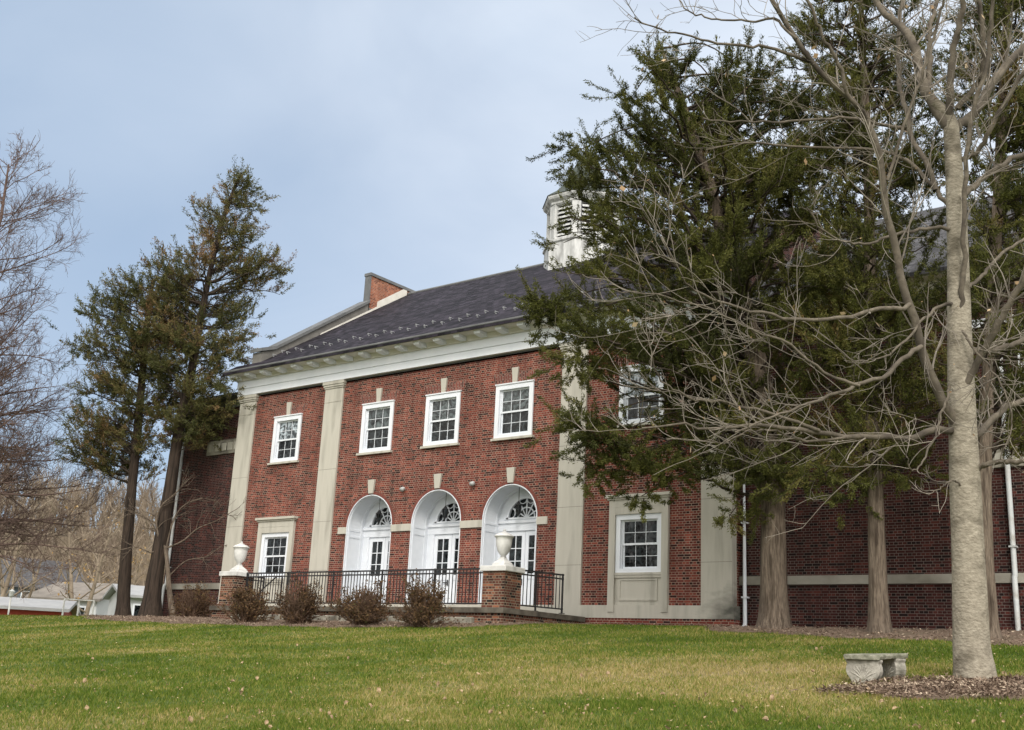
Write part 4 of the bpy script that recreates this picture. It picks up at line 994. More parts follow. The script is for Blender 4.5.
# ================================================================== tree helpers
def resample(pts, k):
    pts = np.asarray(pts, float)
    if len(pts) == 2: return pts[0] + (pts[1] - pts[0]) * np.linspace(0, 1, k)[:, None]
    ext = np.vstack([2 * pts[0] - pts[1], pts, 2 * pts[-1] - pts[-2]])
    t = np.linspace(0, len(pts) - 1 - 1e-6, k); o = []
    for q in t:
        i = int(q); f = q - i; p0, p1, p2, p3 = ext[i:i + 4]
        o.append(.5 * ((2 * p1) + (p2 - p0) * f + (2 * p0 - 5 * p1 + 4 * p2 - p3) * f * f + (3 * p1 - p0 - 3 * p2 + p3) * f ** 3))
    return np.array(o)
def unit(v): return v / (np.linalg.norm(v, axis=-1, keepdims=True) + 1e-9)
def sprout(parents, n_per_m, len_rng, ratio, k, ang=(35, 65), up=.25, wig=.12, t0=.15, rscale=.55, rmin=.003, rg=rng, curl=.3, nmax=999):
    """parents: list of (pts, radii). returns children in the same form"""
    res = []
    for pts, r in parents:
        seg = np.linalg.norm(np.diff(pts, axis=0), axis=1); Ln = seg.sum()
        n = min(nmax, rg.poisson(max(.3, n_per_m * Ln)))
        for _ in range(n):
            t = t0 + (1 - t0) * rg.random() ** .85
            q = t * (len(pts) - 1); i = min(int(q), len(pts) - 2); f = q - i
            p = pts[i] * (1 - f) + pts[i + 1] * f; tan = unit(pts[i + 1] - pts[i]); rad_ = r[i] * (1 - f) + r[i + 1] * f
            side = unit(np.cross(tan, rg.standard_normal(3))); a = rad(rg.uniform(*ang))
            d = unit(tan * math.cos(a) + side * math.sin(a) + np.array([0, 0, up * rg.uniform(.3, 1.2)]))
            ln = min(rg.uniform(*len_rng), Ln * ratio * rg.uniform(.6, 1.2)) * (1 - .35 * t)
            P = [p]; step = ln / (k - 1); bend = rg.standard_normal(3) * curl / k
            for j in range(k - 1):
                d = unit(d + bend + rg.standard_normal(3) * wig + np.array([0, 0, up * .22])); P.append(P[-1] + d * step)
            r0 = max(rmin, rad_ * rscale); res.append((np.array(P), np.linspace(r0, max(rmin * .55, r0 * .28), k)))
    return res
def tube_mesh(name, groups):
    """groups: list of (list of (pts, radii), sides)"""
    VV = []; FF = []; off = 0
    for lst, sides in groups:
        byk = {}
        for p, r in lst: byk.setdefault(len(p), []).append((p, r))
        for kk, l_ in byk.items():
            V, F = tubes(np.array([a for a, b in l_]), np.array([b for a, b in l_]), sides)
            VV.append(V); FF.append(F + off); off += len(V)
    return np_mesh(name, np.concatenate(VV), np.concatenate(FF), smooth=True)
def trunk_mesh(pts, radii, k=40, sides=20, flare=.0, rough=.05, seed=1, flutes=0):
    rg = np.random.default_rng(seed)
    P = resample(pts, k); R_ = np.interp(np.linspace(0, 1, k), np.linspace(0, 1, len(radii)), radii)
    V, F = tubes(P[None], R_[None], sides)
    V = V.reshape(k, sides, 3); z = np.linspace(0, 1, k)
    hgt = np.linalg.norm(P - P[0], axis=1)
    for j in range(sides):
        an = 2 * PI * j / sides
        roots = 1 + flare * np.exp(-hgt / .35) * (.6 + .5 * np.cos(an * 5 + seed)) + flutes * np.cos(an * 7 + 2 * np.sin(hgt * .6)) + rough * np.sin(an * 3 + hgt * 1.7 + seed) * np.cos(hgt * 2.9 + an)
        V[:, j] = P + (V[:, j] - P) * roots[:, None]
    return np_mesh('trunk', V.reshape(-1, 3), F, smooth=True), P, R_

# ================================================================== the bare tree in the foreground
def front_tree():
    rg = np.random.default_rng(21)
    base = TREE
    t = thing('bare_tree', 'tall leafless tree with pale smooth trunk beside the stone bench', 'tree', tuple(base))
    T = lambda u, v, o=0.0: plane_pt(u, v, base, o)
    tr = [(975, 690), (973, 668), (970, 640), (967, 560), (963.5, 480), (961, 420), (958.5, 350), (957, 280), (955, 210), (952, 160), (949, 124), (943, 112), (933, 101)]
    pts = [T(*q) for q in tr]; w = [38, 35.5, 32, 29.5, 27.5, 25, 22.5, 20, 18, 15.5, 13.5, 11, 8]
    radii = [x / 2 / 75.5 * np.linalg.norm(p - CAM) / 15.0 for x, p in zip(w, pts)]
    pts[0][2] -= .05
    me, _, _ = trunk_mesh(pts, radii, 60, 28, .12, .018, 3)
    obj('trunk', me, M['bark_pale'], t)
    LB = [  # px path, depth at start / end, radius px at start / end
        ([(947, 126), (926, 94), (919, 71), (914, 51), (906, 33), (899, 25), (883, 12), (868, -12)], 0, .8, 9, 4),
        ([(926, 96), (929, 51), (929, 25), (939, -8)], .1, .6, 4.5, 3),
        ([(949, 124), (948, 96), (952, 51), (961, 10), (966, -20)], 0, -.7, 6.5, 3.5),
        ([(955, 108), (975, 86), (982, 66), (981, 33), (977, -12)], 0, -.5, 4.5, 3),
        ([(952, 130), (975, 109), (992, 81), (1018, 51), (1060, 20)], 0, .9, 7, 5),
        ([(953, 162), (975, 152), (992, 122), (1024, 71), (1060, 40)], 0, -.9, 4, 3),
        ([(956, 200), (972, 186), (1000, 165), (1030, 150), (1075, 135)], 0, .5, 5, 3.5),
        ([(957, 318), (961, 285), (962.5, 240), (963, 180), (969, 120), (985, 65), (990, 20), (992, -15)], -.08, -1.0, 4.5, 2.5),
        ([(957, 431), (939, 429), (906, 438), (870, 436), (827, 434), (785, 428), (750, 425), (715, 428), (680, 424), (640, 427)], 0, -1.6, 6, 1.4),
        ([(959, 436), (950, 415), (942, 401), (931, 376), (919, 342), (906, 299), (896, 259), (888, 226), (882, 182), (876, 152), (865, 117), (840, 91), (810, 61), (779, 15), (765, -14)], 0, -1.4, 8, 3.4),
        ([(866, 118), (848, 96), (836, 62), (818, 30), (803, -8)], -1.0, -1.6, 3.4, 2.4),
        ([(920, 346), (906, 355), (886, 373), (860, 383), (840, 391), (815, 401), (790, 410), (764, 419), (735, 432)], -.55, -1.8, 4.2, 1.3),
        ([(908, 304), (901, 307), (876, 308), (845, 317), (820, 320), (789, 318), (764, 313), (743, 308), (718, 301), (695, 292), (685, 282), (672, 262), (662, 238)], -.7, -2.2, 4.0, 1.1),
        ([(957, 400), (967, 380), (980, 355), (992, 332), (1008, 304), (1023, 274), (1045, 225)], 0, -1.1, 5.8, 4.5),
        ([(960, 362), (972, 351), (990, 350), (1008, 345), (1030, 334), (1065, 322)], 0, .7, 5, 3.5),
        ([(960, 442), (976, 434), (987, 424), (1005, 406), (1030, 398), (1070, 385)], 0, .8, 6, 4),
        ([(962, 474), (977, 468), (987, 463), (1005, 461), (1030, 462), (1062, 470)], 0, -.6, 4.6, 3.2),
        ([(954, 212), (939, 195), (926, 180), (911, 162), (886, 152), (860, 148), (800, 146), (745, 142), (705, 150)], 0, .9, 4, 1.2),
        ([(934, 190), (926, 162), (914, 145), (906, 114), (901, 94), (896, 63), (898, 25), (903, -10)], .1, 1.2, 4.5, 3),
        ([(910, 128), (895, 127), (876, 124), (850, 118), (825, 118), (790, 121), (765, 122), (730, 121), (700, 118)], .6, -.4, 3.2, 1.2),
        ([(958, 232), (939, 227), (916, 229), (891, 234), (872, 241), (853, 242), (840, 240), (817, 226), (806, 205)], 0, -.9, 3.2, 1.2),
        ([(960, 290), (977, 279), (992, 261), (1018, 241), (1050, 225)], -.1, .6, 3.2, 2),
        ([(886, 180), (906, 114), (926, 58), (939, 10), (944, -12)], -.9, -1.5, 2.6, 1.8),
        ([(962, 298), (940, 306), (922, 318), (900, 345), (880, 357), (860, 360)], 0, -1.0, 3.0, 1.0),
        ([(858, 385), (835, 378), (810, 362), (785, 343), (760, 333), (735, 322), (705, 306), (672, 298), (640, 292), (610, 290)], -1.2, -2.2, 2.8, .9),
        ([(818, 430), (790, 420), (752, 408), (720, 402), (690, 398), (668, 385), (652, 365), (648, 330)], -.7, -1.5, 3.0, .9),
        ([(845, 437), (815, 440), (790, 437), (770, 430), (745, 432), (722, 441), (700, 440), (665, 437)], -.6, -.9, 2.4, .9),
        ([(812, 62), (790, 55), (765, 47), (735, 45), (705, 40), (675, 33), (650, 26), (632, 18)], -1.1, -1.6, 3.0, .9),
        ([(795, 38), (770, 20), (745, 20), (715, 18), (690, 12), (672, -6)], -1.3, -.6, 2.2, .9),
        ([(962, 486), (950, 480), (938, 488), (928, 494)], -.1, -.5, 1.6, .6),
        ([(961, 330), (970, 345), (985, 362), (1000, 385), (1010, 420), (1003, 450)], -.2, -.9, 2.0, .8),
        ([(948, 385), (938, 420), (925, 455), (912, 470), (905, 452)], -.2, -.9, 2.2, .8),
    ]
    limbs = []
    for path, o0, o1, r0, r1 in LB:
        k = len(path); d_ = np.linspace(0, 1, k) ** 1.2
        p = np.array([T(u, v, o0 + (o1 - o0) * q) for (u, v), q in zip(path, d_)])
        kk = 26; P = resample(p, kk); P[2:] += rg.standard_normal((kk - 2, 3)) * .012
        sc = np.linalg.norm(P - CAM, axis=1) / FPX
        limbs.append((P, np.linspace(r0, r1, kk) * sc * .60))
    obj('limbs', tube_mesh('limbs', [(limbs, 9)]), M['bark_limb'], t)
    b1 = sprout(limbs, 4.2, (.7, 2.4), .5, 10, (26, 60), .14, .10, .14, .27, .0050, rg, .6)
    b2 = sprout(b1, 3.4, (.3, 1.1), .55, 7, (26, 58), .17, .10, .12, .6, .0040, rg, .4)
    b3 = sprout(b2, 3.0, (.12, .5), .6, 4, (30, 60), .22, .15, .2, .75, .0032, rg, .3)
    obj('crown', tube_mesh('crown', [(b1, 5), (b2, 4), (b3, 3)]), M['twig'], t)
    tips = np.array([p[-1] for p, r in b2 + b3]); sel = tips[rg.random(len(tips)) < .10]
    D = unit(rg.standard_normal(sel.shape)); n = len(sel)
    Vb, Fb, tb = leaf_quads(sel, D, rg.uniform(.02, .04, n), rg.uniform(.015, .025, n), rg.random(n) * .5)
    big = tips[rg.random(len(tips)) < .018]; n = len(big)
    Vl, Fl, tl = leaf_quads(big, unit(rg.standard_normal(big.shape) + [0, 0, -.8]), rg.uniform(.07, .11, n), rg.uniform(.05, .08, n), .4 + rg.random(n) * .6)
    obj('dry_leaves', np_mesh('dry_leaves', np.vstack([Vb, Vl]), np.vstack([Fb, Fl + len(Vb)]), {'tint': np.concatenate([tb, tl])}), M['dry_leaf'], t)
front_tree()

# ================================================================== cedars
def cedar(name, label, base, trunk_px, trunk_w, outline, mats, seed, n_br, leaf, n_leaf, depth=1.0, flare=.30, v_lo=None, sec=11, fill=1.0, droop=.0, group=None, brown=0.0, inner=.25, extra=(), gaps=()):
    """outline: (v, uL, uR) of the crown at rising height, given on the upright plane through the trunk"""
    rg = np.random.default_rng(seed)
    base = np.array(base, float)
    t = thing(name, label, 'tree', tuple(base), group)
    T = lambda u, v, o=0.0: plane_pt(u, v, base, o)
    pts = [T(*q) for q in trunk_px]; pts[0] = np.array(pts[0]); pts[0][2] = base[2] - .08
    sc = np.array([np.linalg.norm(p - CAM) for p in pts]) / FPX
    radii = np.array(trunk_w) / 2 * sc
    me, TP, TR = trunk_mesh(pts, radii, 44, 18, flare, .05, seed, .06)
    obj('trunk', me, mats[0], t)
    O = sorted(outline, key=lambda q: -q[0])            # from the bottom up
    zz = []; rl = []; rr = []
    for v, ul, ur in O:
        um = (ul + ur) / 2; p = T(um, v); ci = np.argmin(np.abs(TP[:, 2] - p[2])); c = TP[ci]
        zz.append(p[2]); rl.append(-(T(ul, v) - c) @ RH); rr.append((T(ur, v) - c) @ RH)
    zz, rl, rr = map(np.array, (zz, rl, rr))
    areas = (rl + rr) + .4; cdf = np.cumsum(np.r_[0, np.diff(zz) * (areas[1:] + areas[:-1]) / 2]); cdf /= cdf[-1]
    br = []; secs = []
    for b in range(n_br):
        z = np.interp((b + rg.random()) / n_br, cdf, zz)
        L_ = np.interp(z, zz, rl); R_ = np.interp(z, zz, rr)
        az = rg.uniform(0, 2 * PI); ca, sa = math.cos(az), math.sin(az)
        mid = (R_ - L_) / 2; hw = max(.25, (R_ + L_) / 2)
        f = (rg.uniform(.66, 1.03)) if rg.random() > inner else rg.uniform(.2, .65)
        lat = mid + hw * ca * f; dep = hw * depth * sa * f
        tip_h = np.array([0, 0, z]) + 0.0
        zs_ = z - rg.uniform(.15, .45) * math.hypot(lat, dep) * (1 - droop)     # branches rise outwards
        zs_ = max(zs_, TP[6, 2]); ci = np.argmin(np.abs(TP[:, 2] - zs_)); s0 = TP[ci]
        ctr = TP[np.argmin(np.abs(TP[:, 2] - z))]
        tip = np.array([ctr[0] + RH[0] * lat + FH[0] * dep, ctr[1] + RH[1] * lat + FH[1] * dep, z])
        midp = s0 * .5 + tip * .5 + np.array([0, 0, .12 * np.linalg.norm(tip - s0) * (1 if droop < .5 else 1.6)]) * rg.uniform(-.3, 1)
        P = resample([s0, midp, tip], 9); P[1:] += rg.standard_normal((8, 3)) * .05
        ln = np.linalg.norm(tip - s0)
        r0 = min(TR[ci] * .5, .012 + .012 * ln); br.append((P, np.linspace(r0, .008, 9)))
        ns = max(4, rg.poisson(sec * (.45 + .3 * ln)))
        bt = rg.random()
        for _ in range(ns):
            q = .28 + .72 * rg.random() ** .7; x = q * 8; i = min(int(x), 7); p = P[i] + (P[i + 1] - P[i]) * (x - i)
            d = unit(unit(P[i + 1] - P[i]) * .8 + rg.standard_normal(3) * .55 + np.array([0, 0, .45 - droop]))
            l2 = rg.uniform(.30, .85) * (1.15 - .4 * q) * fill
            secs.append((p, d, l2, bt))
    for (u, v, o, rad_, ns) in extra:        # hanging sprays the profile cannot describe
        c = T(u, v, o); ci = np.argmin(np.abs(TP[:, 2] - (c[2] + .6))); P = resample([TP[ci], (TP[ci] + c) / 2 + np.array([0, 0, .5]), c + np.array([0, 0, .1])], 9)
        br.append((P, np.linspace(.03, .01, 9))); bt = rg.random()
        for _ in range(ns):
            p = c + rg.standard_normal(3) * rad_ * np.array([1, 1, .6]); d = unit(p - c + rg.standard_normal(3) * rad_ * .6 + np.array([0, 0, -.2])); secs.append((p - d * .2, d, rg.uniform(.3, .7), bt))
    if gaps:        # places where the real crown is thin
        kept = []
        for q in secs:
            m_ = q[0] + q[1] * q[2] * .6 - CAM; u_ = 512 + FPX * (m_ @ Rv) / (m_ @ Fv); v_ = 365 - FPX * (m_ @ Uv) / (m_ @ Fv)
            if any(g[0] < u_ < g[2] and g[1] < v_ < g[3] and rg.random() < g[4] for g in gaps): continue
            kept.append(q)
        secs = kept
    SP = np.array([s[0] for s in secs]); SD = np.array([s[1] for s in secs]); SLn = np.array([s[2] for s in secs]); SB = np.array([s[3] for s in secs])
    curve = np.array([0, 0, .25 - droop * .6])
    # twigs as thin tubes
    tt = np.linspace(0, 1, 4)
    TPt = SP[:, None] + SD[:, None] * (SLn[:, None] * tt)[:, :, None] + curve * (SLn[:, None] * tt ** 2)[:, :, None]
    V, F = tubes(TPt, np.tile(np.linspace(.008, .003, 4), (len(SP), 1)), 3)
    BV, BF = tubes(np.array([a for a, b in br]), np.array([b for a, b in br]), 5)
    obj('crown_branches', np_mesh('crown_branches', np.vstack([BV, V]), np.vstack([BF, F + len(BV)]), smooth=True), mats[1], t)
    n = len(SP) * n_leaf; i = np.repeat(np.arange(len(SP)), n_leaf)
    q = .12 + .95 * rg.random(n); p = SP[i] + SD[i] * (SLn[i] * q)[:, None] + curve * (SLn[i] * q ** 2)[:, None] + rg.standard_normal((n, 3)) * .03 * (leaf / .085)
    D = unit(SD[i] + rg.standard_normal((n, 3)) * .62 + np.array([0, 0, .15 - droop]))
    tint = np.clip(.22 * rg.random(n) + .34 * SB[i] + .26 * rg.random(len(SP))[i] + brown * rg.random(len(SP))[i], 0, 1)
    Vl, Fl, tl = leaf_quads(p, D, leaf * rg.uniform(.6, 1.35, n), leaf * .27 * rg.uniform(.7, 1.3, n), tint)
    obj('foliage', np_mesh('foliage', Vl, Fl, {'tint': tl}), mats[2], t)
    return t
CM = (M['bark_cedar'], M['twig_dark'], M['cedar']); CD = (M['bark_cedar_dark'], M['twig_dark'], M['cedar_brown'])
G = 'cedar trees around the school'
cedar('cedar_tree', 'large green cedar covering the right pilaster and upper window', gpt(13.1, -3.8),
      [(773, 632), (773, 610), (772, 560), (771, 490), (765, 420), (753, 350), (735, 280), (712, 200), (690, 130), (672, 80), (660, 48)], [30, 25, 24, 23, 21, 19, 17, 13, 9, 6, 3],
      [(60, 645, 690), (75, 628, 760), (95, 606, 810), (118, 596, 830), (138, 568, 835), (165, 552, 840), (200, 550, 845), (235, 552, 850), (265, 562, 850), (290, 552, 850), (312, 536, 850), (340, 548, 850), (365, 568, 850), (390, 590, 850), (415, 600, 840), (440, 610, 825), (465, 650, 815)],
      CM, 5, 255, .070, 140, .85, extra=[(574, 155, .2, .30, 26), (598, 172, -.2, .34, 30), (562, 246, .2, .22, 10), (612, 205, .2, .36, 26), (618, 255, -.2, .4, 30), (630, 100, .2, .32, 26), (720, 95, .3, .45, 55), (780, 110, .3, .45, 55), (745, 75, .5, .4, 40), (740, 140, .4, .45, 55), (800, 150, .4, .45, 55), (770, 190, .4, .45, 55), (730, 200, .5, .45, 50), (820, 215, .4, .45, 50), (700, 150, .3, .4, 40), (582, 425, -.4, .36, 60), (606, 440, -.2, .38, 60), (632, 462, 0, .4, 50), (560, 322, .2, .40, 60), (542, 308, .3, .30, 45), (662, 470, .1, .4, 40), (590, 470, .2, .28, 24), (640, 500, .2, .3, 14), (740, 470, -.6, .36, 40), (752, 505, -.5, .28, 22), (700, 458, 0, .36, 40), (580, 365, -.2, .33, 45), (600, 335, 0, .4, 50), (760, 470, -.5, .38, 40), (728, 520, -.6, .16, 9), (800, 470, -.5, .4, 40)], sec=12, group=G, brown=.14, inner=.34, gaps=((614, 364, 668, 430, .74), (535, 192, 590, 264, .5), (700, 440, 735, 520, .45)))
cedar('cedar_tree', 'green cedar with slim grey trunk in the middle of the right wing wall', gpt(15.64, -4.65),
      [(879, 637), (878, 615), (876, 560), (874, 490), (872, 420), (870, 330), (868, 240), (866, 150), (862, 60), (858, -30), (856, -70)], [21, 17.5, 16, 15, 14, 12, 10, 8, 6, 4, 2],
      [(-75, 820, 900), (-20, 795, 930), (40, 780, 945), (90, 775, 950), (140, 780, 955), (180, 790, 955), (215, 800, 945), (260, 790, 950), (310, 780, 955), (360, 775, 955), (400, 780, 950), (440, 800, 940), (470, 815, 930)],
      CM, 11, 235, .068, 112, .9, sec=12, group=G, brown=.28, inner=.45, extra=[(820, 470, -.3, .4, 40), (850, 490, 0, .3, 25), (900, 470, 0, .4, 35), (850, 60, .3, .45, 40), (890, 90, .3, .45, 40), (840, 120, .2, .45, 40), (900, 150, .3, .45, 40), (860, 300, -.2, .5, 50), (900, 330, 0, .5, 50), (845, 350, -.2, .5, 50)])
cedar('cedar_tree', 'sparse cedar partly behind the pale bare trunk', gpt(17.94, -5.76),
      [(989, 644), (988, 620), (985, 560), (983, 490), (985, 420), (990, 330), (995, 230), (1000, 120), (1005, 20), (1008, -60)], [20, 15, 13, 13, 12, 11, 10, 8, 6, 3],
      [(-70, 985, 1030), (0, 950, 1070), (60, 935, 1085), (120, 930, 1090), (170, 940, 1085), (215, 960, 1080), (260, 950, 1085), (310, 935, 1085), (360, 930, 1080), (410, 930, 1075), (445, 955, 1060)],
      CM, 17, 195, .066, 105, .9, sec=12, group=G, brown=.28, inner=.45)
Bb = ground_hit(125, 619.5)
cedar('cedar_tree', 'dark straight trunked cedar at the far left corner of the school', gpt(-14.6, -1.9),
      [(121, 620), (122, 600), (126, 540), (131, 480), (137, 420), (142, 360), (147, 310), (152, 278)], [16, 11.5, 10, 8.5, 7.5, 6.5, 5, 3],
      [(275, 138, 176), (288, 108, 190), (305, 96, 195), (325, 74, 195), (348, 72, 190), (372, 82, 185), (395, 72, 178), (420, 66, 168), (450, 60, 160), (478, 66, 150)],
      CD, 23, 150, .105, 66, .9, sec=9, fill=1.2, group=G, brown=.22, inner=.25, flare=.12, extra=[(165, 370, -.4, .55, 40), (172, 410, -.3, .55, 36), (110, 400, -.2, .6, 40), (90, 350, 0, .6, 36), (178, 330, -.3, .5, 36), (95, 440, .2, .55, 30), (135, 440, -.4, .6, 36)])
cedar('cedar_tree', 'tallest cedar with a leaning brown trunk by the left wing', gpt(-13.0, -1.7),
      [(148, 620), (151, 595), (158, 550), (168, 490), (179, 420), (190, 370), (199, 320), (209, 270), (220, 225), (232, 190), (240, 172)], [23, 15.5, 13, 11, 9.5, 8, 6.5, 5, 4, 3, 2],
      [(174, 230, 250), (190, 208, 256), (206, 184, 256), (222, 184, 255), (240, 196, 264), (256, 160, 276), (268, 148, 286), (286, 136, 278), (302, 130, 256), (325, 128, 250), (350, 132, 244), (375, 138, 240), (395, 145, 236), (420, 150, 225), (445, 160, 210)],
      CD, 29, 180, .105, 64, .9, sec=9, fill=1.15, group=G, brown=.22, inner=.2, flare=.12, extra=[(228, 400, -1.0, .5, 26), (215, 385, -1.2, .5, 26), (235, 335, -.5, .5, 36), (215, 350, -.7, .5, 36), (180, 350, -.4, .55, 36), (165, 300, -.2, .5, 36), (195, 425, -.6, .5, 30), (245, 205, 0, .4, 26), (225, 235, -.2, .4, 26), (272, 268, 0, .4, 18)])

# ================================================================== bare trees, left
def wild_tree(name, label, base, h, r0, spread, seed, mats, lev=(24, 3.0, 3.2, 2.0), group=None, lean=(0, 0), start=.18, droop=0.0, rmin=.006, leaves=None, multi=1, limb=.5):
    rg = np.random.default_rng(seed); base = np.array(base, float)
    t = thing(name, label, 'tree', tuple(base), group); limbs = []; trunks = []
    for mtr in range(multi):
        a = 2 * PI * mtr / max(1, multi) + rg.random(); ld = np.array([lean[0] + (math.cos(a) * .22 if multi > 1 else 0), lean[1] + (math.sin(a) * .22 if multi > 1 else 0), 1.0])
        P = base + np.linspace(0, 1, 9)[:, None] * ld * h * (.85 + .15 * rg.random()); P[1:, :2] += np.cumsum(rg.standard_normal((8, 2)) * h * .008, 0); P[0, 2] -= .1
        R_ = np.linspace(r0, r0 * .12, 9) / math.sqrt(multi); R_[0] *= 1.25; trunks.append((P, R_))
        n = int(lev[0] / multi)
        for b in range(n):
            q = start + (1 - start) * (b + rg.random()) / n; x = q * 8; i = min(int(x), 7); p = P[i] + (P[i + 1] - P[i]) * (x - i)
            az = rg.uniform(0, 2 * PI); el = rg.uniform(.15, .75) + .3 * q - droop * (1 - q)
            d = np.array([math.cos(az) * math.cos(el), math.sin(az) * math.cos(el), math.sin(el)])
            ln = spread * (1.1 - .65 * q) * rg.uniform(.65, 1.1); k = 9; Q = [p]
            for j in range(k - 1): d = unit(d + rg.standard_normal(3) * .10 + np.array([0, 0, .06 - .05 * droop])); Q.append(Q[-1] + d * ln / (k - 1))
            rr = max(rmin * 1.6, np.interp(q, np.linspace(0, 1, 9), R_) * limb); limbs.append((np.array(Q), np.linspace(rr, rmin, k)))
    obj('trunk', tube_mesh('trunk', [(trunks, 10)]), mats[0], t)
    b1 = sprout(limbs, lev[1], (spread * .2, spread * .5), .5, 6, (28, 60), .15, .12, .15, .5, rmin * .8, rg)
    b2 = sprout(b1, lev[2], (spread * .1, spread * .26), .6, 5, (25, 55), .18, .12, .1, .7, rmin * .62, rg)
    b3 = sprout(b2, lev[3], (spread * .05, spread * .14), .7, 4, (25, 55), .18, .12, .1, .8, rmin * .5, rg) if lev[3] else []
    obj('crown', tube_mesh('crown', [(limbs, 6), (b1, 4), (b2, 3)] + ([(b3, 3)] if b3 else [])), mats[1], t)
    if leaves:
        src = np.array([p[-1] for p, r in b2]); src = src[rg.random(len(src)) < leaves[0]]; n = len(src)
        Vl, Fl, tl = leaf_quads(src, unit(rg.standard_normal((n, 3))), rg.uniform(.5, 1.2, n) * leaves[1], rg.uniform(.4, .9, n) * leaves[1], rg.random(n))
        obj('leaves', np_mesh('leaves', Vl, Fl, {'tint': tl}), leaves[2], t)
    return t
def far_at(u, dist):
    d = ray(u, 600); d[2] = 0; d /= np.linalg.norm(d); p = CAM + d * dist; return gpt(p[0], p[1])
wild_tree('bare_tree', 'big bare tree with fine pinkish twigs at the left edge', far_at(-66, 47), 19.0, .28, 5.5, 41, (M['twig_pink'], M['twig_pink']), (105, 3.3, 4.8, 6.2), rmin=.0108, droop=.45, start=.14, lean=(-.02, 0), limb=.3)
# young ornamental tree against the left wing
def small_tree():
    rg = np.random.default_rng(77); base = np.array(gpt(-12.2, -1.2))
    t = thing('small_bare_tree', 'small crooked bare tree in front of the left wing wall', 'tree', tuple(base)); T = lambda u, v, o=0.: plane_pt(u, v, base, o)
    tk = [(172, 620), (168, 590), (166, 565), (164, 546)]
    me, _, _ = trunk_mesh([T(*q) for q in tk], [.13, .09, .08, .075], 16, 10, .15, .05, 5); obj('trunk', me, M['bark_cedar'], t)
    LB = [([(164, 548), (157, 536), (155, 520), (160, 505), (175, 492), (186, 478)], .09, .02, -.6), ([(157, 536), (150, 522), (138, 513), (118, 508)], .05, .015, .5), ([(157, 530), (152, 505), (150, 485), (158, 470)], .05, .015, .2),
          ([(164, 548), (182, 540), (196, 528), (215, 520), (236, 508)], .06, .012, -1.0), ([(165, 546), (172, 520), (182, 505), (200, 498), (214, 500)], .06, .012, .6), ([(162, 545), (150, 552), (135, 546), (120, 549), (108, 545)], .05, .012, -.6), ([(168, 575), (185, 560), (205, 556), (220, 545)], .04, .01, -.8)]
    limbs = []
    for path, r0, r1, o in LB:
        P = resample(np.array([T(u, v, o * i / len(path)) for i, (u, v) in enumerate(path)]), 12); limbs.append((P, np.linspace(r0 * .62, r1 * .8, 12)))
    b1 = sprout(limbs, 4.2, (.5, 1.7), .55, 7, (30, 60), .12, .16, .2, .45, .009, rg); b2 = sprout(b1, 3.2, (.25, .8), .6, 5, (30, 60), .12, .14, .15, .6, .007, rg)
    obj('branches', tube_mesh('branches', [(limbs, 7), (b1, 4), (b2, 3)]), M['bark_cedar'], t)
small_tree()

# ================================================================== shrubs
def shrub(u, v, w, h, seed, label):
    rg = np.random.default_rng(seed); g = shrub_at(u, v)
    t = thing('shrub', label, 'shrub', g, 'clipped brown shrubs along the terrace'); g = np.array(g)
    st = []
    for k in range(105):
        az = rg.uniform(0, 2 * PI); el = rg.uniform(.35, 1.45); d = np.array([math.cos(az) * math.cos(el), math.sin(az) * math.cos(el), math.sin(el)])
        ln = .93 / math.sqrt((math.cos(el) / (w / 2)) ** 2 + (math.sin(el) / h) ** 2) * rg.uniform(.75, .95); Q = [g + np.array([rg.normal() * .1, rg.normal() * .1, 0])]
        for j in range(6): d = unit(d + rg.standard_normal(3) * .10); Q.append(Q[-1] + d * ln / 6)
        st.append((np.array(Q), np.linspace(.016, .006, 7)))
    b1 = sprout(st, 6, (.2, .55), .6, 5, (20, 50), .25, .14, .15, .6, .006, rg); b2 = sprout(b1, 5, (.12, .3), .7, 4, (20, 50), .25, .14, .15, .7, .0045, rg)
    obj('stems', tube_mesh('stems', [(st, 5), (b1, 3), (b2, 3)]), M['twig_shrub'], t)
    allp = np.concatenate([np.array([p[j] for p, r in b1 + b2 for j in (1, 2, 3, 3)])]); c = allp + rg.standard_normal(allp.shape) * .02
    hh = (c[:, 2] - g[2]); q_ = c * 3.6 + seed; gap = np.sin(q_[:, 0]) * np.cos(q_[:, 1] * 1.1) + np.sin(q_[:, 2] * 1.3 + q_[:, 0]); c = c[(hh > .10) & (gap > -.75 + .9 * (rg.random(len(c)) - .5))]; n = len(c)
    V, F, tl = leaf_quads(c, unit(rg.standard_normal((n, 3))), rg.uniform(.04, .08, n), rg.uniform(.028, .05, n), np.clip(rg.normal(.45, .22, n), 0, 1))
    obj('leaves', np_mesh('leaves', V, F, {'tint': tl}), M['shrub'], t)
def shrub_at(u, v):
    yy = -5.15; d = ray(u, v); k = (yy - CAM[1]) / d[1]; p = CAM + d * k
    return gpt(p[0], yy)
shrub(243, 620, 1.85, 1.12, 51, 'brown shrub below the left pedestal and its urn'); shrub(297, 621, 1.62, 1.24, 52, 'rounded brown shrub in front of the railing below the second pilaster')
shrub(361, 622, 2.0, 1.16, 53, 'brown shrub in front of the left arched doorway'); shrub(421, 622, 1.66, 1.30, 54, 'brown shrub in front of the middle arched doorway')
_sa = shrub_at
def shrub_at(u, v):
    d = ray(u, v); k = (-1.5 - CAM[1]) / d[1]; p = CAM + d * k; return gpt(p[0], -1.5)
shrub(192, 618, 1.9, 1.30, 55, 'brown shrub against the dark left wing wall')

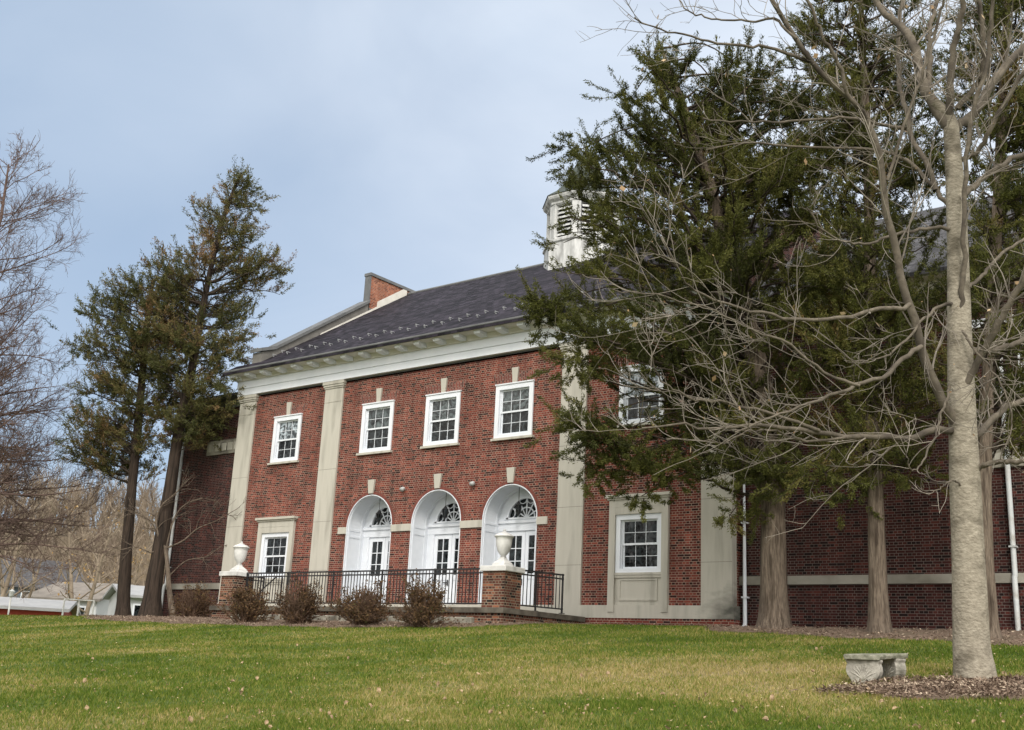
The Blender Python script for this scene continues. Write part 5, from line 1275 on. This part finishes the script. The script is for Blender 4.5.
# ================================================================== fallen leaves one can pick out
lf = MB(); n = 7; vs = []
for i in range(n):
    s = i / (n - 1); w = .5 * math.sin(PI * s) ** .7 + .02; z = .18 * math.sin(PI * s) + .12 * s
    vs += [(s - .5, -w * .7, z + .12), (s - .5, 0, z - .02), (s - .5, w * .7, z + .15)]
lf.add(vs, [(3 * i + j, 3 * i + j + 1, 3 * i + j + 4, 3 * i + j + 3) for i in range(n - 1) for j in (0, 1)])
lf_me = lf.mesh('fallen_leaf'); lf_me.materials.append(noisy('curled_tan_leaf', (0.20, 0.125, 0.07), (0.50, 0.38, 0.24), 2, 0.8))
rgl = np.random.default_rng(99); cnt = 0
while cnt < 100:
    u, v = rgl.uniform(-10, 1030), 634 + 100 * rgl.random() ** .8; d = ray(u, v); d = d / np.linalg.norm(d); p = None
    for k in np.arange(8, 40, .05):
        q = CAM + d * k
        if q[2] < gz(q[0], q[1]): p = q; break
    if p is None or ring_in(p[0], p[1], 1.0) or p[1] > bed_front(np.clip(p[0], -17, 30)) - .2: continue
    o = bpy.data.objects.new('fallen_leaf', lf_me); COL.objects.link(o); o.location = gpt(p[0], p[1], .045); s = rgl.uniform(.03, .078); o.scale = (s, s, s); o.rotation_euler = (rgl.normal() * .9, rgl.normal() * .9, rgl.uniform(0, 6.28))
    tag(o, 'curled tan fallen leaf lying on the grass', 'leaf', 'fallen leaves on the lawn'); cnt += 1

# ================================================================== far left: houses, slope and trees
def frame_at(u, dist):
    d = ray(u, 600); d[2] = 0; d /= np.linalg.norm(d); p = CAM + d * dist; ax = np.array([-d[1], d[0], 0]) * -1
    return np.array([p[0], p[1], float(gz(p[0], p[1]))]), ax, d
def house(name, label, cat, u, dist, wid, dep, v_eave, v_ridge, yaw_, cols, gable_front=False, chimney=False, door=False, nwin=2):
    p, ax, fw = frame_at(u, dist)
    hz_ = 645.4 + (u) * .0484
    z_e = CAM[2] + (hz_ - v_eave) / FPX * dist * 1.02; z_r = CAM[2] + (hz_ - v_ridge) / FPX * dist * 1.02
    t = thing(name, label, cat, tuple(p)); t.rotation_euler = (0, 0, math.atan2(ax[1], ax[0]) + yaw_)
    ze, zr = z_e - p[2], z_r - p[2]
    def P(nm, mb, m, par=None): 
        me = mb.mesh(nm); me.materials.append(m); o = bpy.data.objects.new(nm, me); COL.objects.link(o); o.parent = par or t; return o
    mb = MB(); mb.prism([(-dep / 2, -1.5), (-dep / 2, ze), (0, zr - .15), (dep / 2, ze), (dep / 2, -1.5)], 'x', -wid / 2, wid / 2); P('wall', mb, cols[0])
    mb = MB(); o_ = .4; sl = (zr - ze) / (dep / 2)
    mb.prism([(-dep / 2 - o_, ze - sl * o_), (0, zr), (dep / 2 + o_, ze - sl * o_), (dep / 2 + o_, ze - sl * o_ + .16), (0, zr + .17), (-dep / 2 - o_, ze - sl * o_ + .16)], 'x', -wid / 2 - o_, wid / 2 + o_); rf = P('roof', mb, cols[1])
    if chimney:
        mb = MB(); mb.box(wid * .18, wid * .18 + .9, -.4, .5, zr - .8, zr + 1.2); P('chimney', mb, cols[2] if len(cols) > 2 else cols[0], rf)
    for k in range(nwin):
        x = -wid / 2 + wid * (k + .5) / nwin; mb = MB(); mb.box(x - .55, x + .55, -dep / 2 - .05, -dep / 2 + .02, ze - 1.75, ze - .45); f = P('window', mb, M['white']); mb = MB(); mb.box(x - .45, x + .45, -dep / 2 - .07, -dep / 2 - .052, ze - 1.65, ze - .55); P('pane', mb, M['glass'], f)
        mb = MB(); mb.box(wid / 2 - .02, wid / 2 + .05, -.6 , .6, ze - 1.6, ze - .3)
    mb = MB(); mb.box(wid / 2 - .02, wid / 2 + .05, -.6, .6, ze - 1.7, ze - .3); f = P('window', mb, M['white']); mb = MB(); mb.box(wid / 2 + .052, wid / 2 + .07, -.5, .5, ze - 1.6, ze - .4); P('pane', mb, M['glass'], f)
    return t
red = noisy('red_siding', (0.32, 0.05, 0.035), (0.42, 0.075, 0.05), 2, .7); pale_roof = noisy('pale_grey_metal_roof', (0.28, 0.285, 0.30), (0.38, 0.385, 0.39), 1.5, .6)
grey_roof = noisy('grey_brown_shingles', (0.16, 0.145, 0.13), (0.25, 0.225, 0.20), 1.5, .9); siding = noisy('white_siding', (0.48, 0.50, 0.52), (0.58, 0.59, 0.61), 1, .6); blue = noisy('blue_grey_siding', (0.10, 0.13, 0.165), (0.15, 0.18, 0.22), 1, .7); dkroof = noisy('dark_shingles', (0.06, 0.06, 0.065), (0.10, 0.10, 0.11), 2, .9)
house('red_shed', 'low red shed with pale metal roof beyond the lawn', 'shed', 11, 66, 5.6, 5.0, 614.5, 607, -.15, (red, pale_roof), nwin=0)
house('white_house', 'white house with long grey roof behind the lawn', 'house', 92, 88, 5.2, 7.5, 608, 593, -.55, (siding, grey_roof), chimney=False)
house('white_cottage', 'small white cottage seen between the two left cedar trunks', 'house', 133, 78, 2.2, 5.0, 604, 595, .2, (siding, pale_roof), nwin=1)
house('blue_house', 'dark blue grey house under the leaning bare trees', 'house', 27, 108, 6.5, 8.0, 596, 572, .35, (blue, dkroof), chimney=False)
GF = 'bare trees on the distant slope'
for k, (u, ds, h, sp, mul) in enumerate(((78, 76, 9.5, 3.4, 2), (50, 95, 11, 4.4, 3), (15, 84, 11, 4.5, 3), (110, 98, 12, 4.5, 2), (-12, 74, 10, 4.5, 2), (148, 105, 12, 4.6, 2), (90, 125, 13, 5, 1), (35, 130, 14, 5.5, 2), (128, 135, 13, 5, 2), (62, 140, 13, 5, 2), (5, 145, 14, 5, 1), (165, 130, 13, 5, 1))):
    lv = (.9, .2, M['orange_leaf']) if k in (0, 3) else None
    lb = {0: 'bare tree with several pale stems and orange leaves in front of the white house', 3: 'bare tree holding orange leaves behind the white house', 2: 'pale bare tree with leaning stems behind the red shed'}.get(k, 'leafless brown tree on the distant slope at left')
    wild_tree('bare_tree', lb, far_at(u, ds), h, .26, sp, 200 + k, (M['twig_far'], M['twig_far']), (20, 1.8, 1.9, 0), GF, rmin=.022, start=.22, multi=mul, leaves=lv)
# far wood on the hill: one mass nobody could count
def far_wood():
    rg = np.random.default_rng(5); lst = []
    for k in range(420):
        u = rg.uniform(-120, 260); ds = rg.uniform(140, 235); p = np.array(far_at(u, ds)); h = rg.uniform(7, 12)
        lst.append((np.array([p, p + [rg.normal() * .4, rg.normal() * .4, h * .5], p + [rg.normal(), rg.normal(), h]]), np.array([.22, .14, .04])))
    b1 = sprout(lst, 1.6, (2.0, 4.5), .5, 5, (20, 50), .35, .12, .25, .5, .05, rg); b2 = sprout(b1, 1.5, (.8, 2.0), .6, 4, (20, 50), .3, .12, .2, .7, .035, rg)
    return tube_mesh('far_wood', [(lst, 5), (b1, 3), (b2, 3)])
tag(obj('far_wood', far_wood(), M['twig_far']), 'brown leafless wood on the far hillside at left', 'wood', kind='stuff')

# trees across the lawn that the window panes mirror
def mirrored_trees():
    rg = np.random.default_rng(8); lst = []
    for k in range(34):
        x = rg.uniform(-62, 12); y = rg.uniform(-62, -44); p = np.array([x, y, -5.5]); h = rg.uniform(13, 22)
        lst.append((np.array([p, p + [rg.normal() * .5, rg.normal() * .5, h * .5], p + [rg.normal(), rg.normal(), h]]), np.array([.38, .24, .06])))
    b1 = sprout(lst, 1.5, (3.5, 7.5), .5, 6, (25, 55), .3, .12, .2, .55, .06, rg); b2 = sprout(b1, 1.3, (1.2, 3.4), .6, 5, (20, 50), .25, .12, .15, .7, .03, rg)
    return tube_mesh('roadside_trees', [(lst, 6), (b1, 4), (b2, 3)])
tag(obj('roadside_trees', mirrored_trees(), M['twig_dark']), 'bare trees across the lawn mirrored in the window panes', 'trees', kind='stuff')

# thin white post and rail, and a lamp post, on the far side of the lawn
p_, ax_, fw_ = frame_at(78, 60.0)
f_ = thing('rail_fence', 'thin white post and rail fence in front of the white house', 'fence', tuple(p_))
hz_ = 645.4 + 78 * .0484; zt_ = CAM[2] + (hz_ - 605) / FPX * 60
mb = MB(); mb.bar(p_ - ax_ * .7 + [0, 0, zt_ - p_[2]], p_ + ax_ * .7 + [0, 0, zt_ - p_[2]], .05, .05); obj('rail', mb, M['white_worn'], f_)
for q in (-.68, 0, .68):
    c_ = p_ + ax_ * q; mb = MB(); mb.box(c_[0] - .03, c_[0] + .03, c_[1] - .03, c_[1] + .03, p_[2] - .3, zt_ - .03); obj('post', mb, M['white_worn'], f_)
p_, ax_, fw_ = frame_at(9, 62.0); zt_ = CAM[2] + (645.8 - 597) / FPX * 62
l_ = thing('lamp_post', 'short white lamp post in front of the red shed', 'lamp post', tuple(p_))
mb = MB(); mb.lathe([(.05, p_[2] - .3), (.035, zt_ - .35)], (p_[0], p_[1], 0), 10); obj('pole', mb, M['white_worn'], l_)
mb = MB(); mb.lathe([(.04, zt_ - .35), (.10, zt_ - .30), (.14, zt_ - .08), (.16, zt_ - .06), (.03, zt_ + .05)], (p_[0], p_[1], 0), 10); obj('lamp_head', mb, M['galv'], l_)
